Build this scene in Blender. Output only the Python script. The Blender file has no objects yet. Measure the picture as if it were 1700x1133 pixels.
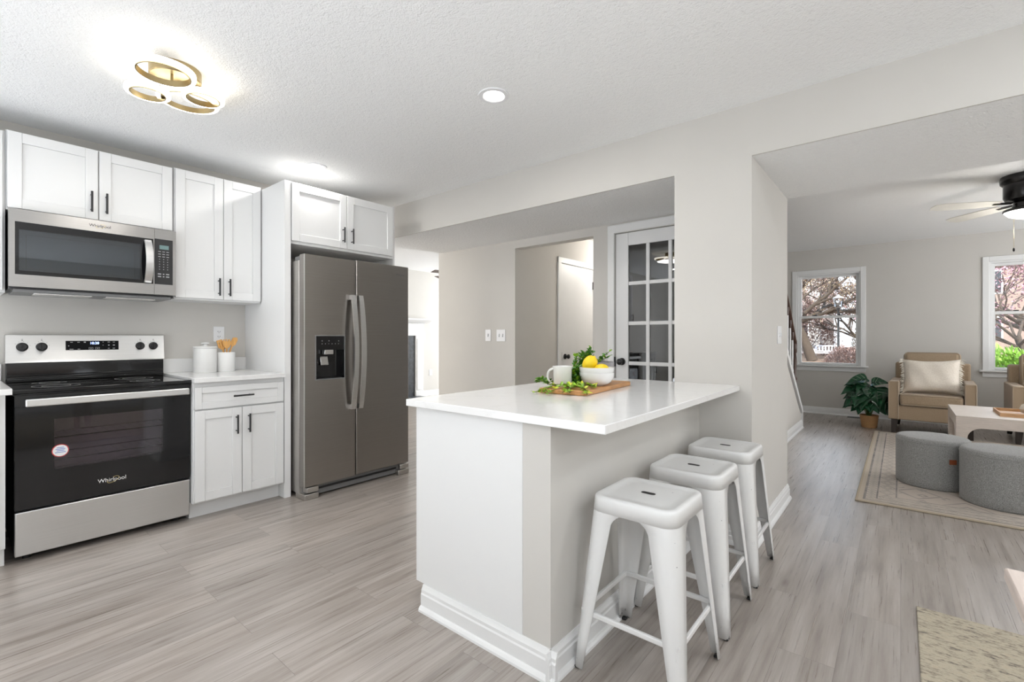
import bpy, bmesh, math, random
from mathutils import Vector, Matrix
R = math.radians
PI = math.pi
SC = bpy.context.scene
COL = SC.collection

# ------------------------------------------------------------------ camera
cam_d = bpy.data.cameras.new('camera')
cam = bpy.data.objects.new('camera', cam_d)
COL.objects.link(cam)
cam.location = (0, 0, 1.16)
cam.rotation_euler = (R(90), 0, R(39.6))
cam_d.sensor_width = 36
cam_d.lens = 780 / 1700 * 36
cam_d.shift_y = -5.5 / 1700
cam_d.clip_start = 0.02
SC.camera = cam

# ------------------------------------------------------------------ world, sun, large lights
SC.view_settings.view_transform = 'Standard'
SC.view_settings.look = 'None'
SC.view_settings.gamma = 1
SC.view_settings.exposure = 0.30
SC.view_settings.use_curve_mapping = False
world = bpy.data.worlds.new('world')
SC.world = world
world.use_nodes = True
wn, wl = world.node_tree.nodes, world.node_tree.links
bg = wn['Background']
tc = wn.new('ShaderNodeTexCoord'); sp = wn.new('ShaderNodeSeparateXYZ'); rp = wn.new('ShaderNodeValToRGB')
rp.color_ramp.elements[0].position = 0.0; rp.color_ramp.elements[0].color = (0.86, 0.90, 0.96, 1)
rp.color_ramp.elements[1].position = 0.7; rp.color_ramp.elements[1].color = (0.45, 0.65, 0.95, 1)
wl.new(tc.outputs['Generated'], sp.inputs[0]); wl.new(sp.outputs['Z'], rp.inputs[0]); wl.new(rp.outputs[0], bg.inputs[0])
bg.inputs[1].default_value = 2.4

sun_d = bpy.data.lights.new('sun', 'SUN'); sun = bpy.data.objects.new('sun', sun_d); COL.objects.link(sun)
sun_d.energy = 8.0; sun_d.angle = R(0.6); sun_d.color = (1.0, 0.95, 0.87)
sun.rotation_euler = (R(48), 0, R(22))          # high in the south-east, over the roof, onto the front garden

def area(name, loc, rot, sx, sy, power, color=(1, 1, 1)):
    d = bpy.data.lights.new(name, 'AREA'); d.shape = 'RECTANGLE'; d.size = sx; d.size_y = sy
    d.energy = power; d.color = color
    o = bpy.data.objects.new(name, d); COL.objects.link(o); o.location = loc; o.rotation_euler = rot
    return o
# stand-in panels for daylight from unseen windows, with added fill lights among them
area('south_fill_uplight', (-1.0, -2.0, 0.35), (R(174), 0, 0), 5.2, 1.4, 118, (0.86, 0.925, 1.0))  # added up-facing fill behind the camera, brightens the kitchen ceiling
area('dining_fill_uplight', (2.8, -0.4, 0.6), (R(176), 0, R(90)), 4.0, 1.2, 46, (0.86, 0.925, 1.0))  # added fill aimed upwards, lifts the ceiling on the dining side
area('living_daylight', (3.3, 6.4, 1.4), (R(115), 0, R(90)), 2.4, 1.5, 70, (0.95, 0.975, 1))
area('family_daylight', (-5.9, 8.9, 1.3), (R(-90), 0, 0), 2.2, 1.9, 140, (0.90, 0.95, 1))
area('family_fill_west', (-7.2, 1.0, 1.4), (R(108), 0, R(-90)), 2.4, 1.6, 88, (0.98, 0.98, 0.97))  # added fill, no window here; brightens the hall wall and soffit
area('family_daylight_south', (-5.9, -2.9, 1.5), (R(90), 0, 0), 2.2, 1.6, 60, (1.0, 0.97, 0.91))

# sky light falling in through the two front windows
for x in (-0.85, 1.27):
    area('front_window_daylight', (x, 9.75, 3.3), (R(-52), 0, 0), 1.3, 1.3, 220, (0.93, 0.965, 1))
# added fill lights over the dining end, out of frame and without fixtures
for q, (x, y) in enumerate(((1.3, 0.3), (1.1, 2.2), (2.3, 0.3), (2.3, 2.2))):
    area('dining_fill_light', (x, y, 2.44), (0, 0, 0), 0.14, 0.14, 8, (0.93, 0.965, 1))

# ------------------------------------------------------------------ materials
M = {}
def new_mat(name):
    m = bpy.data.materials.new(name); m.use_nodes = True
    n, l = m.node_tree.nodes, m.node_tree.links
    return m, n, l, n['Principled BSDF']
def node(n, typ, **kw):
    x = n.new(typ)
    for k, v in kw.items(): setattr(x, k, v)
    return x
def coords(n, l, scale=(1, 1, 1), kind='Object'):
    t = n.new('ShaderNodeTexCoord'); mp = n.new('ShaderNodeMapping'); mp.inputs['Scale'].default_value = scale
    l.new(t.outputs[kind], mp.inputs[0]); return mp.outputs[0]
def noise(n, l, vec, scale, detail=3, rough=0.55):
    t = n.new('ShaderNodeTexNoise'); t.inputs['Scale'].default_value = scale
    t.inputs['Detail'].default_value = detail; t.inputs['Roughness'].default_value = rough
    l.new(vec, t.inputs['Vector']); return t.outputs['Fac']
def ramp(n, l, fac, stops, interp='LINEAR'):
    r = n.new('ShaderNodeValToRGB'); r.color_ramp.interpolation = interp
    e = r.color_ramp.elements
    while len(e) < len(stops): e.new(0.5)
    for x, (p, c) in zip(e, stops):
        x.position = p; x.color = (c[0], c[1], c[2], 1)
    l.new(fac, r.inputs[0]); return r.outputs[0]
def bump(n, l, h, strength, dist=0.002, normal=None):
    b = n.new('ShaderNodeBump'); b.inputs['Strength'].default_value = strength; b.inputs['Distance'].default_value = dist
    l.new(h, b.inputs['Height'])
    if normal is not None: l.new(normal, b.inputs['Normal'])
    return b.outputs[0]
def math_(n, l, op, a, b=None, clamp=False):
    x = n.new('ShaderNodeMath'); x.operation = op; x.use_clamp = clamp
    for i, v in enumerate((a, b)):
        if v is None: continue
        if isinstance(v, (int, float)): x.inputs[i].default_value = v
        else: l.new(v, x.inputs[i])
    return x.outputs[0]
def mix(n, l, fac, a, b):
    x = n.new('ShaderNodeMix'); x.data_type = 'RGBA'
    for s, v in ((x.inputs[0], fac), (x.inputs[6], a), (x.inputs[7], b)):
        if isinstance(v, (int, float)): s.default_value = v
        elif isinstance(v, tuple): s.default_value = (v[0], v[1], v[2], 1)
        else: l.new(v, s)
    return x.outputs[2]
def simple(name, col, rough=0.5, metal=0.0, var=0.06, vscale=6, bscale=0, bstr=0.0, bdist=0.002, stretch=(1, 1, 1), spec=0.5, coat=0.0):
    m, n, l, p = new_mat(name)
    v = coords(n, l, stretch)
    f = noise(n, l, v, vscale, 4)
    c0 = tuple(x * (1 - var) for x in col); c1 = tuple(min(1, x * (1 + var)) for x in col)
    l.new(ramp(n, l, f, [(0.3, c0), (0.7, c1)]), p.inputs['Base Color'])
    p.inputs['Roughness'].default_value = rough; p.inputs['Metallic'].default_value = metal
    p.inputs['Specular IOR Level'].default_value = spec
    if coat: p.inputs['Coat Weight'].default_value = coat; p.inputs['Coat Roughness'].default_value = 0.08
    if bscale: l.new(bump(n, l, noise(n, l, v, bscale, 3), bstr, bdist), p.inputs['Normal'])
    M[name] = m; return m
def emit(name, col, strength):
    m, n, l, p = new_mat(name)
    p.inputs['Base Color'].default_value = (*col, 1)
    p.inputs['Emission Color'].default_value = (*col, 1); p.inputs['Emission Strength'].default_value = strength
    M[name] = m; return m
def metal(name, col, rough, tangent=(0, 0, 1), aniso=0.7, stretch=(1, 1, 300)):
    m, n, l, p = new_mat(name)
    v = coords(n, l, stretch)
    f = noise(n, l, v, 3, 2)
    l.new(ramp(n, l, f, [(0.3, tuple(x * 0.94 for x in col)), (0.7, tuple(min(1, x * 1.05) for x in col))]), p.inputs['Base Color'])
    p.inputs['Metallic'].default_value = 1; p.inputs['Roughness'].default_value = rough
    p.inputs['Anisotropic'].default_value = aniso
    t = n.new('ShaderNodeCombineXYZ')
    for i in range(3): t.inputs[i].default_value = tangent[i]
    l.new(t.outputs[0], p.inputs['Tangent'])
    l.new(bump(n, l, f, 0.05, 0.0005), p.inputs['Normal'])
    M[name] = m; return m
def glass(name, tint, gloss=0.06, rough=0.0):
    m, n, l, p = new_mat(name)
    n.remove(p)
    out = [x for x in n if x.type == 'OUTPUT_MATERIAL'][0]
    tr = n.new('ShaderNodeBsdfTransparent'); gl = n.new('ShaderNodeBsdfGlossy'); mx = n.new('ShaderNodeMixShader')
    tr.inputs[0].default_value = (*tint, 1); gl.inputs['Roughness'].default_value = rough
    fr = n.new('ShaderNodeFresnel'); fr.inputs[0].default_value = 1.5
    f = math_(n, l, 'MULTIPLY', fr.outputs[0], gloss / 0.04, True)
    l.new(f, mx.inputs[0]); l.new(tr.outputs[0], mx.inputs[1]); l.new(gl.outputs[0], mx.inputs[2]); l.new(mx.outputs[0], out.inputs[0])
    M[name] = m; return m

simple('wall_paint', (0.635, 0.612, 0.575), 0.75, var=0.012, vscale=3, bscale=220, bstr=0.05, bdist=0.001)
simple('trim_paint', (0.84, 0.84, 0.835), 0.4, var=0.01)
simple('cabinet_paint', (0.815, 0.815, 0.81), 0.38, var=0.008, vscale=2)
simple('door_paint', (0.84, 0.84, 0.84), 0.4, var=0.01)
def ceiling_mat(name, strength, scale, col=(0.93, 0.93, 0.925)):
    m, n, l, p = new_mat(name)
    v = coords(n, l)
    a = noise(n, l, v, scale, 3, 0.6); b = noise(n, l, v, scale * 2.6, 2, 0.5)
    h = math_(n, l, 'ADD', math_(n, l, 'SMOOTH_MIN', a, 0.56), math_(n, l, 'MULTIPLY', b, 0.4))
    l.new(ramp(n, l, a, [(0.2, tuple(x * 0.975 for x in col)), (0.8, col)]), p.inputs['Base Color'])
    p.inputs['Roughness'].default_value = 0.85
    l.new(bump(n, l, h, strength, 0.012), p.inputs['Normal'])
    M[name] = m
ceiling_mat('ceiling_texture', 0.65, 52)
ceiling_mat('soffit_texture', 1.2, 50)

# quartz
m, n, l, p = new_mat('quartz'); v = coords(n, l)
f = noise(n, l, v, 3.0, 6, 0.6)
l.new(ramp(n, l, f, [(0.0, (0.86, 0.855, 0.845)), (0.475, (0.86, 0.855, 0.845)), (0.5, (0.83, 0.823, 0.81)), (0.525, (0.86, 0.855, 0.845)), (1, (0.86, 0.855, 0.845))]), p.inputs['Base Color'])
p.inputs['Roughness'].default_value = 0.13; M['quartz'] = m

# plank floor, boards running along Y
m, n, l, p = new_mat('plank_floor')
t = n.new('ShaderNodeTexCoord'); s = n.new('ShaderNodeSeparateXYZ'); l.new(t.outputs['Object'], s.inputs[0])
c = n.new('ShaderNodeCombineXYZ'); l.new(s.outputs['Y'], c.inputs[0]); l.new(s.outputs['X'], c.inputs[1])
br = n.new('ShaderNodeTexBrick'); br.offset = 0.37; br.offset_frequency = 2
br.inputs['Scale'].default_value = 1.0; br.inputs['Brick Width'].default_value = 1.22; br.inputs['Row Height'].default_value = 0.178
br.inputs['Mortar Size'].default_value = 0.0011; br.inputs['Mortar Smooth'].default_value = 0.3; br.inputs['Bias'].default_value = 0.0
br.inputs['Color1'].default_value = (0, 0, 0, 1); br.inputs['Color2'].default_value = (1, 1, 1, 1); br.inputs['Mortar'].default_value = (0.5, 0.5, 0.5, 1)
l.new(c.outputs[0], br.inputs['Vector'])
rnd = n.new('ShaderNodeSeparateColor'); l.new(br.outputs['Color'], rnd.inputs[0]); rv = rnd.outputs[0]
c2 = n.new('ShaderNodeCombineXYZ')
l.new(math_(n, l, 'MULTIPLY', s.outputs['Y'], 1.0), c2.inputs[0]); l.new(math_(n, l, 'MULTIPLY', s.outputs['X'], 14.0), c2.inputs[1]); l.new(math_(n, l, 'MULTIPLY', rv, 37.0), c2.inputs[2])
g1 = noise(n, l, c2.outputs[0], 1.6, 7, 0.62)
c3 = n.new('ShaderNodeCombineXYZ')
l.new(math_(n, l, 'MULTIPLY', s.outputs['Y'], 1.7), c3.inputs[0]); l.new(math_(n, l, 'MULTIPLY', s.outputs['X'], 85.0), c3.inputs[1]); l.new(math_(n, l, 'MULTIPLY', rv, 11.0), c3.inputs[2])
g2 = noise(n, l, c3.outputs[0], 1.5, 4, 0.6)
base = ramp(n, l, g1, [(0.26, (0.222, 0.190, 0.165)), (0.44, (0.345, 0.303, 0.27)), (0.60, (0.425, 0.383, 0.35)), (0.8, (0.50, 0.46, 0.43))])
base = mix(n, l, math_(n, l, 'MULTIPLY', math_(n, l, 'SUBTRACT', 0.56, g2, True), 1.0, True), base, (0.20, 0.165, 0.14))
tone = ramp(n, l, rv, [(0.0, (0.90, 0.90, 0.90)), (1.0, (1.06, 1.055, 1.05))])
mm = n.new('ShaderNodeMix'); mm.data_type = 'RGBA'; mm.blend_type = 'MULTIPLY'; mm.inputs[0].default_value = 1
l.new(base, mm.inputs[6]); l.new(tone, mm.inputs[7])
kn = n.new('ShaderNodeTexVoronoi'); kn.inputs['Scale'].default_value = 1.0
c4 = n.new('ShaderNodeCombineXYZ'); l.new(math_(n, l, 'MULTIPLY', s.outputs['Y'], 1.7), c4.inputs[0]); l.new(math_(n, l, 'MULTIPLY', s.outputs['X'], 5.0), c4.inputs[1]); l.new(c4.outputs[0], kn.inputs['Vector'])
kf = math_(n, l, 'SUBTRACT', 1.0, math_(n, l, 'MULTIPLY', kn.outputs['Distance'], 11.0), True)
basek = mix(n, l, math_(n, l, 'MULTIPLY', kf, 0.7), mm.outputs[2], (0.13, 0.10, 0.08))
fin = mix(n, l, math_(n, l, 'MULTIPLY', br.outputs['Fac'], 0.55), basek, (0.13, 0.11, 0.095))
l.new(fin, p.inputs['Base Color'])
l.new(math_(n, l, 'ADD', math_(n, l, 'MULTIPLY', g2, 0.2), 0.20), p.inputs['Roughness'])
hh = math_(n, l, 'SUBTRACT', math_(n, l, 'MULTIPLY', g2, 0.35), br.outputs['Fac'])
l.new(bump(n, l, hh, 0.25, 0.0015), p.inputs['Normal']); p.inputs['Specular IOR Level'].default_value = 0.75; M['plank_floor'] = m

metal('stainless', (0.62, 0.615, 0.605), 0.30)
metal('microwave_steel', (0.40, 0.39, 0.38), 0.32)
metal('dark_stainless', (0.36, 0.338, 0.315), 0.32, aniso=0.6)
metal('fridge_side', (0.55, 0.53, 0.505), 0.42, aniso=0.0)
metal('handle_steel', (0.78, 0.78, 0.775), 0.30, aniso=0.5)
metal('gold_metal', (0.40, 0.32, 0.18), 0.38, aniso=0.0)
metal('chrome', (0.8, 0.8, 0.8), 0.15, aniso=0.0)
metal('brass', (0.75, 0.62, 0.35), 0.25, aniso=0.0)
simple('black_gloss', (0.008, 0.008, 0.009), 0.06, var=0.1)
simple('black_plastic', (0.014, 0.014, 0.015), 0.3, var=0.1)
simple('matte_black', (0.006, 0.006, 0.007), 0.55, var=0.1, spec=0.12)
simple('black_metal', (0.013, 0.013, 0.014), 0.38, var=0.1)
simple('grey_plastic', (0.20, 0.20, 0.20), 0.4)
simple('dark_grey', (0.06, 0.06, 0.062), 0.5)
simple('oven_cavity', (0.50, 0.45, 0.49), 0.5)
simple('white_ceramic', (0.86, 0.855, 0.84), 0.16, var=0.008)
simple('white_plastic', (0.85, 0.85, 0.86), 0.35, var=0.006)
simple('grey_ceramic', (0.30, 0.29, 0.30), 0.3)
simple('lemon_skin', (0.93, 0.66, 0.012), 0.42, var=0.06, vscale=30, bscale=260, bstr=0.25)
simple('spoon_wood', (0.72, 0.38, 0.115), 0.5, var=0.18, vscale=10, stretch=(4, 4, 1))
simple('board_wood', (0.56, 0.275, 0.10), 0.42, var=0.2, vscale=9, stretch=(7, 1, 7))
simple('tray_wood', (0.58, 0.34, 0.17), 0.5, var=0.15, vscale=9, stretch=(1, 6, 6))
simple('whitewash_wood', (0.66, 0.585, 0.525), 0.42, var=0.09, vscale=8, stretch=(1.5, 14, 14), bscale=30, bstr=0.1)
simple('table_edge_wood', (0.66, 0.56, 0.50), 0.4, var=0.1, vscale=7, stretch=(10, 1, 10))
simple('dark_wood', (0.022, 0.014, 0.010), 0.35, var=0.2, vscale=12, stretch=(6, 6, 1))
simple('stair_wood', (0.07, 0.035, 0.025), 0.3, var=0.15, vscale=12)
simple('carpet', (0.42, 0.39, 0.35), 0.95, var=0.15, vscale=200, bscale=300, bstr=0.5)
simple('basket', (0.50, 0.275, 0.12), 0.7, var=0.25, vscale=60, stretch=(1, 1, 5), bscale=90, bstr=0.6, bdist=0.004)
simple('soil', (0.05, 0.035, 0.025), 0.9, var=0.3, vscale=60)
simple('leaf_bright', (0.24, 0.44, 0.03), 0.38, var=0.55, vscale=40)
simple('leaf_lime', (0.55, 0.58, 0.04), 0.4, var=0.4, vscale=30)
simple('leaf_mid', (0.075, 0.24, 0.03), 0.35, var=0.5, vscale=25)
simple('leaf_dark', (0.012, 0.062, 0.026), 0.16, var=0.6, vscale=14)
simple('leaf_snake', (0.035, 0.14, 0.025), 0.35, var=0.5, vscale=30)
simple('leaf_vein', (0.45, 0.55, 0.40), 0.4)
simple('stem_green', (0.10, 0.16, 0.04), 0.5)
simple('stone_pot', (0.62, 0.56, 0.48), 0.75, var=0.15, vscale=25, bscale=60, bstr=0.3)
simple('bead_white', (0.82, 0.80, 0.77), 0.5)
simple('slate', (0.045, 0.05, 0.058), 0.35, var=0.5, vscale=25, bscale=40, bstr=0.2)
simple('brown_blade', (0.10, 0.06, 0.04), 0.4)
simple('light_blade', (0.78, 0.76, 0.70), 0.35)
simple('bronze_black', (0.010, 0.009, 0.009), 0.22)
simple('rubber', (0.012, 0.012, 0.012), 0.6)
simple('sticker_red', (0.55, 0.05, 0.05), 0.5)
simple('sticker_white', (0.8, 0.8, 0.8), 0.5)
simple('sticker_blue', (0.12, 0.2, 0.55), 0.5)
simple('ink_dark', (0.03, 0.03, 0.035), 0.5)
simple('ink_grey', (0.45, 0.45, 0.46), 0.5)
simple('ink_gold', (0.62, 0.50, 0.2), 0.4)
simple('bark', (0.075, 0.055, 0.04), 0.9, var=0.4, vscale=25, bscale=30, bstr=0.6, bdist=0.01)
simple('twig', (0.11, 0.08, 0.065), 0.9, var=0.3)
def blossom(name, a, b, c):
    m, n, l, p = new_mat(name); f = noise(n, l, coords(n, l), 7, 4, 0.8)
    l.new(ramp(n, l, f, [(0.36, a), (0.5, b), (0.64, c)]), p.inputs['Base Color']); p.inputs['Roughness'].default_value = 0.85; M[name] = m
blossom('blossom_pink', (0.16, 0.075, 0.08), (0.42, 0.21, 0.245), (0.62, 0.45, 0.50))
blossom('blossom_cream', (0.09, 0.06, 0.03), (0.30, 0.22, 0.13), (0.58, 0.50, 0.40))
blossom('blossom_rust', (0.09, 0.05, 0.04), (0.28, 0.17, 0.14), (0.55, 0.45, 0.42))
simple('leaf_litter', (0.26, 0.17, 0.11), 0.95, var=0.6, vscale=30, bscale=30, bstr=1.0, bdist=0.05)
simple('shrub_leaf', (0.20, 0.36, 0.05), 0.6, var=0.5, vscale=8)
simple('bench_paint', (0.80, 0.78, 0.80), 0.5)
simple('siding', (0.42, 0.40, 0.38), 0.7, var=0.05)
simple('siding_tan', (0.30, 0.22, 0.18), 0.7, var=0.08)
simple('roof_shingle', (0.16, 0.14, 0.14), 0.9, var=0.2, vscale=20)
simple('mic_mesh', (0.34, 0.375, 0.40), 0.10, var=0.05, vscale=200)

# fabrics
def fabric(name, dark, light, scale, bstr=0.4):
    m, n, l, p = new_mat(name); v = coords(n, l)
    a = noise(n, l, v, scale, 2, 0.7)
    l.new(ramp(n, l, a, [(0.36, dark), (0.64, light)]), p.inputs['Base Color'])
    p.inputs['Roughness'].default_value = 0.92; p.inputs['Sheen Weight'].default_value = 0.25; p.inputs['Specular IOR Level'].default_value = 0.2
    l.new(bump(n, l, a, bstr, 0.003), p.inputs['Normal']); M[name] = m
fabric('tan_fabric', (0.30, 0.22, 0.145), (0.45, 0.345, 0.24), 260)
fabric('piping_fabric', (0.36, 0.29, 0.21), (0.46, 0.37, 0.28), 190)
fabric('grey_fabric', (0.155, 0.152, 0.145), (0.40, 0.395, 0.385), 300)
fabric('cream_fabric', (0.74, 0.665, 0.57), (0.86, 0.79, 0.70), 120)
fabric('fringe_cream', (0.72, 0.67, 0.58), (0.82, 0.78, 0.70), 120)
simple('leather_tab', (0.30, 0.08, 0.03), 0.5)

# stool paint with chipped feet
m, n, l, p = new_mat('stool_paint'); v = coords(n, l)
t = n.new('ShaderNodeTexCoord'); s = n.new('ShaderNodeSeparateXYZ'); l.new(t.outputs['Object'], s.inputs[0])
a = noise(n, l, v, 38, 5, 0.7)
low = math_(n, l, 'SUBTRACT', 1.0, math_(n, l, 'MULTIPLY', s.outputs['Z'], 9.0), True)
thr = math_(n, l, 'ADD', a, math_(n, l, 'MULTIPLY', low, 0.13))
chip = ramp(n, l, thr, [(0.70, (0, 0, 0)), (0.73, (1, 1, 1))])
l.new(mix(n, l, chip, (0.80, 0.795, 0.785), (0.16, 0.15, 0.15)), p.inputs['Base Color'])
p.inputs['Roughness'].default_value = 0.3
M['stool_paint'] = m

# patterned rugs
def rug_mat(name, hx, hy):
    m, n, l, p = new_mat(name)
    t = n.new('ShaderNodeTexCoord'); s = n.new('ShaderNodeSeparateXYZ'); l.new(t.outputs['Object'], s.inputs[0])
    X, Y = s.outputs['X'], s.outputs['Y']
    dx = math_(n, l, 'SUBTRACT', hx, math_(n, l, 'ABSOLUTE', X)); dy = math_(n, l, 'SUBTRACT', hy, math_(n, l, 'ABSOLUTE', Y))
    d = math_(n, l, 'MINIMUM', dx, dy)
    v = coords(n, l)
    wear = noise(n, l, v, 7, 5, 0.65)
    col = ramp(n, l, d, [(0.0, (0.42, 0.35, 0.26)), (0.012, (0.50, 0.43, 0.35)), (0.043, (0.53, 0.47, 0.41)), (0.24, (0.56, 0.49, 0.43))], 'CONSTANT')
    def line(at, w): return math_(n, l, 'LESS_THAN', math_(n, l, 'ABSOLUTE', math_(n, l, 'SUBTRACT', d, at)), w)
    lines = math_(n, l, 'MAXIMUM', line(0.050, 0.0075), math_(n, l, 'MAXIMUM', line(0.120, 0.0050), line(0.228, 0.0045)))
    def tri(a, period): return math_(n, l, 'MULTIPLY', math_(n, l, 'ABSOLUTE', math_(n, l, 'SUBTRACT', math_(n, l, 'FRACT', math_(n, l, 'ADD', math_(n, l, 'DIVIDE', a, period), 100.0)), 0.5)), 2.0)
    def near(a, at, w): return math_(n, l, 'LESS_THAN', math_(n, l, 'ABSOLUTE', math_(n, l, 'SUBTRACT', a, at)), w)
    side = math_(n, l, 'LESS_THAN', dx, dy)
    t_ = math_(n, l, 'ADD', math_(n, l, 'MULTIPLY', side, Y), math_(n, l, 'MULTIPLY', math_(n, l, 'SUBTRACT', 1.0, side), X))
    u_ = math_(n, l, 'ABSOLUTE', math_(n, l, 'DIVIDE', math_(n, l, 'SUBTRACT', d, 0.086), 0.030))
    band = math_(n, l, 'LESS_THAN', u_, 1.0)
    q_ = math_(n, l, 'ADD', u_, tri(t_, 0.062))
    rings = math_(n, l, 'MULTIPLY', band, math_(n, l, 'MAXIMUM', near(q_, 0.95, 0.17), math_(n, l, 'LESS_THAN', q_, 0.35)))
    u2 = math_(n, l, 'ABSOLUTE', math_(n, l, 'DIVIDE', math_(n, l, 'SUBTRACT', d, 0.175), 0.048))
    q2 = math_(n, l, 'ADD', u2, tri(t_, 0.15))
    rings = math_(n, l, 'MAXIMUM', rings, math_(n, l, 'MULTIPLY', math_(n, l, 'LESS_THAN', u2, 1.0), math_(n, l, 'MAXIMUM', near(q2, 0.95, 0.10), near(q2, 0.5, 0.08))))
    inner = math_(n, l, 'GREATER_THAN', d, 0.24)
    q3 = math_(n, l, 'ADD', tri(X, 0.50), tri(Y, 0.58))
    med = math_(n, l, 'MAXIMUM', near(q3, 0.45, 0.05), math_(n, l, 'MAXIMUM', near(q3, 0.8, 0.035), near(q3, 1.5, 0.05)))
    small = near(math_(n, l, 'ADD', tri(X, 0.13), tri(Y, 0.16)), 0.4, 0.13)
    med = math_(n, l, 'MAXIMUM', med, math_(n, l, 'MULTIPLY', small, math_(n, l, 'GREATER_THAN', q3, 1.2)))
    pat = math_(n, l, 'MAXIMUM', math_(n, l, 'MULTIPLY', rings, 0.62), math_(n, l, 'MULTIPLY', math_(n, l, 'MULTIPLY', med, inner), 0.6))
    pat = math_(n, l, 'MAXIMUM', pat, lines)
    pat = math_(n, l, 'MULTIPLY', pat, ramp(n, l, wear, [(0.35, (0.45, 0.45, 0.45)), (0.6, (1, 1, 1))]))
    c = mix(n, l, math_(n, l, 'MULTIPLY', pat, 0.9), col, (0.13, 0.13, 0.14))
    c = mix(n, l, math_(n, l, 'MULTIPLY', noise(n, l, v, 160, 2, 0.7), 0.22), c, (0.46, 0.40, 0.35))
    l.new(c, p.inputs['Base Color']); p.inputs['Roughness'].default_value = 0.95; p.inputs['Specular IOR Level'].default_value = 0.1
    l.new(bump(n, l, noise(n, l, v, 220, 2), 0.4, 0.003), p.inputs['Normal']); M[name] = m
rug_mat('living_rug', 1.35, 1.6)
# speckled dining rug
m, n, l, p = new_mat('dining_rug'); v = coords(n, l, (1.0, 2.6, 1))
a = noise(n, l, v, 34, 4, 0.75); b = noise(n, l, v, 5, 3, 0.6)
k = math_(n, l, 'ADD', a, math_(n, l, 'MULTIPLY', b, 0.35))
l.new(ramp(n, l, k, [(0.50, (0.12, 0.11, 0.10)), (0.60, (0.34, 0.29, 0.22)), (0.72, (0.48, 0.43, 0.33)), (0.86, (0.46, 0.38, 0.28))]), p.inputs['Base Color'])
p.inputs['Roughness'].default_value = 0.95; l.new(bump(n, l, a, 0.6, 0.004), p.inputs['Normal']); M['dining_rug'] = m

emit('lamp_white', (1.0, 0.965, 0.91), 10)
emit('lamp_ring', (1.0, 0.94, 0.82), 4.6)
emit('lamp_bowl', (1.0, 0.97, 0.92), 12)
emit('display_blue', (0.35, 0.5, 1.0), 4)
emit('display_teal', (0.10, 0.16, 0.16), 0.6)
glass('window_glass', (0.97, 0.98, 0.98), 0.05)
glass('dark_glass', (0.16, 0.16, 0.165), 0.13)
glass('oven_glass', (0.72, 0.69, 0.72), 0.06)
glass('mic_glass', (0.55, 0.58, 0.61), 0.09)

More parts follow.
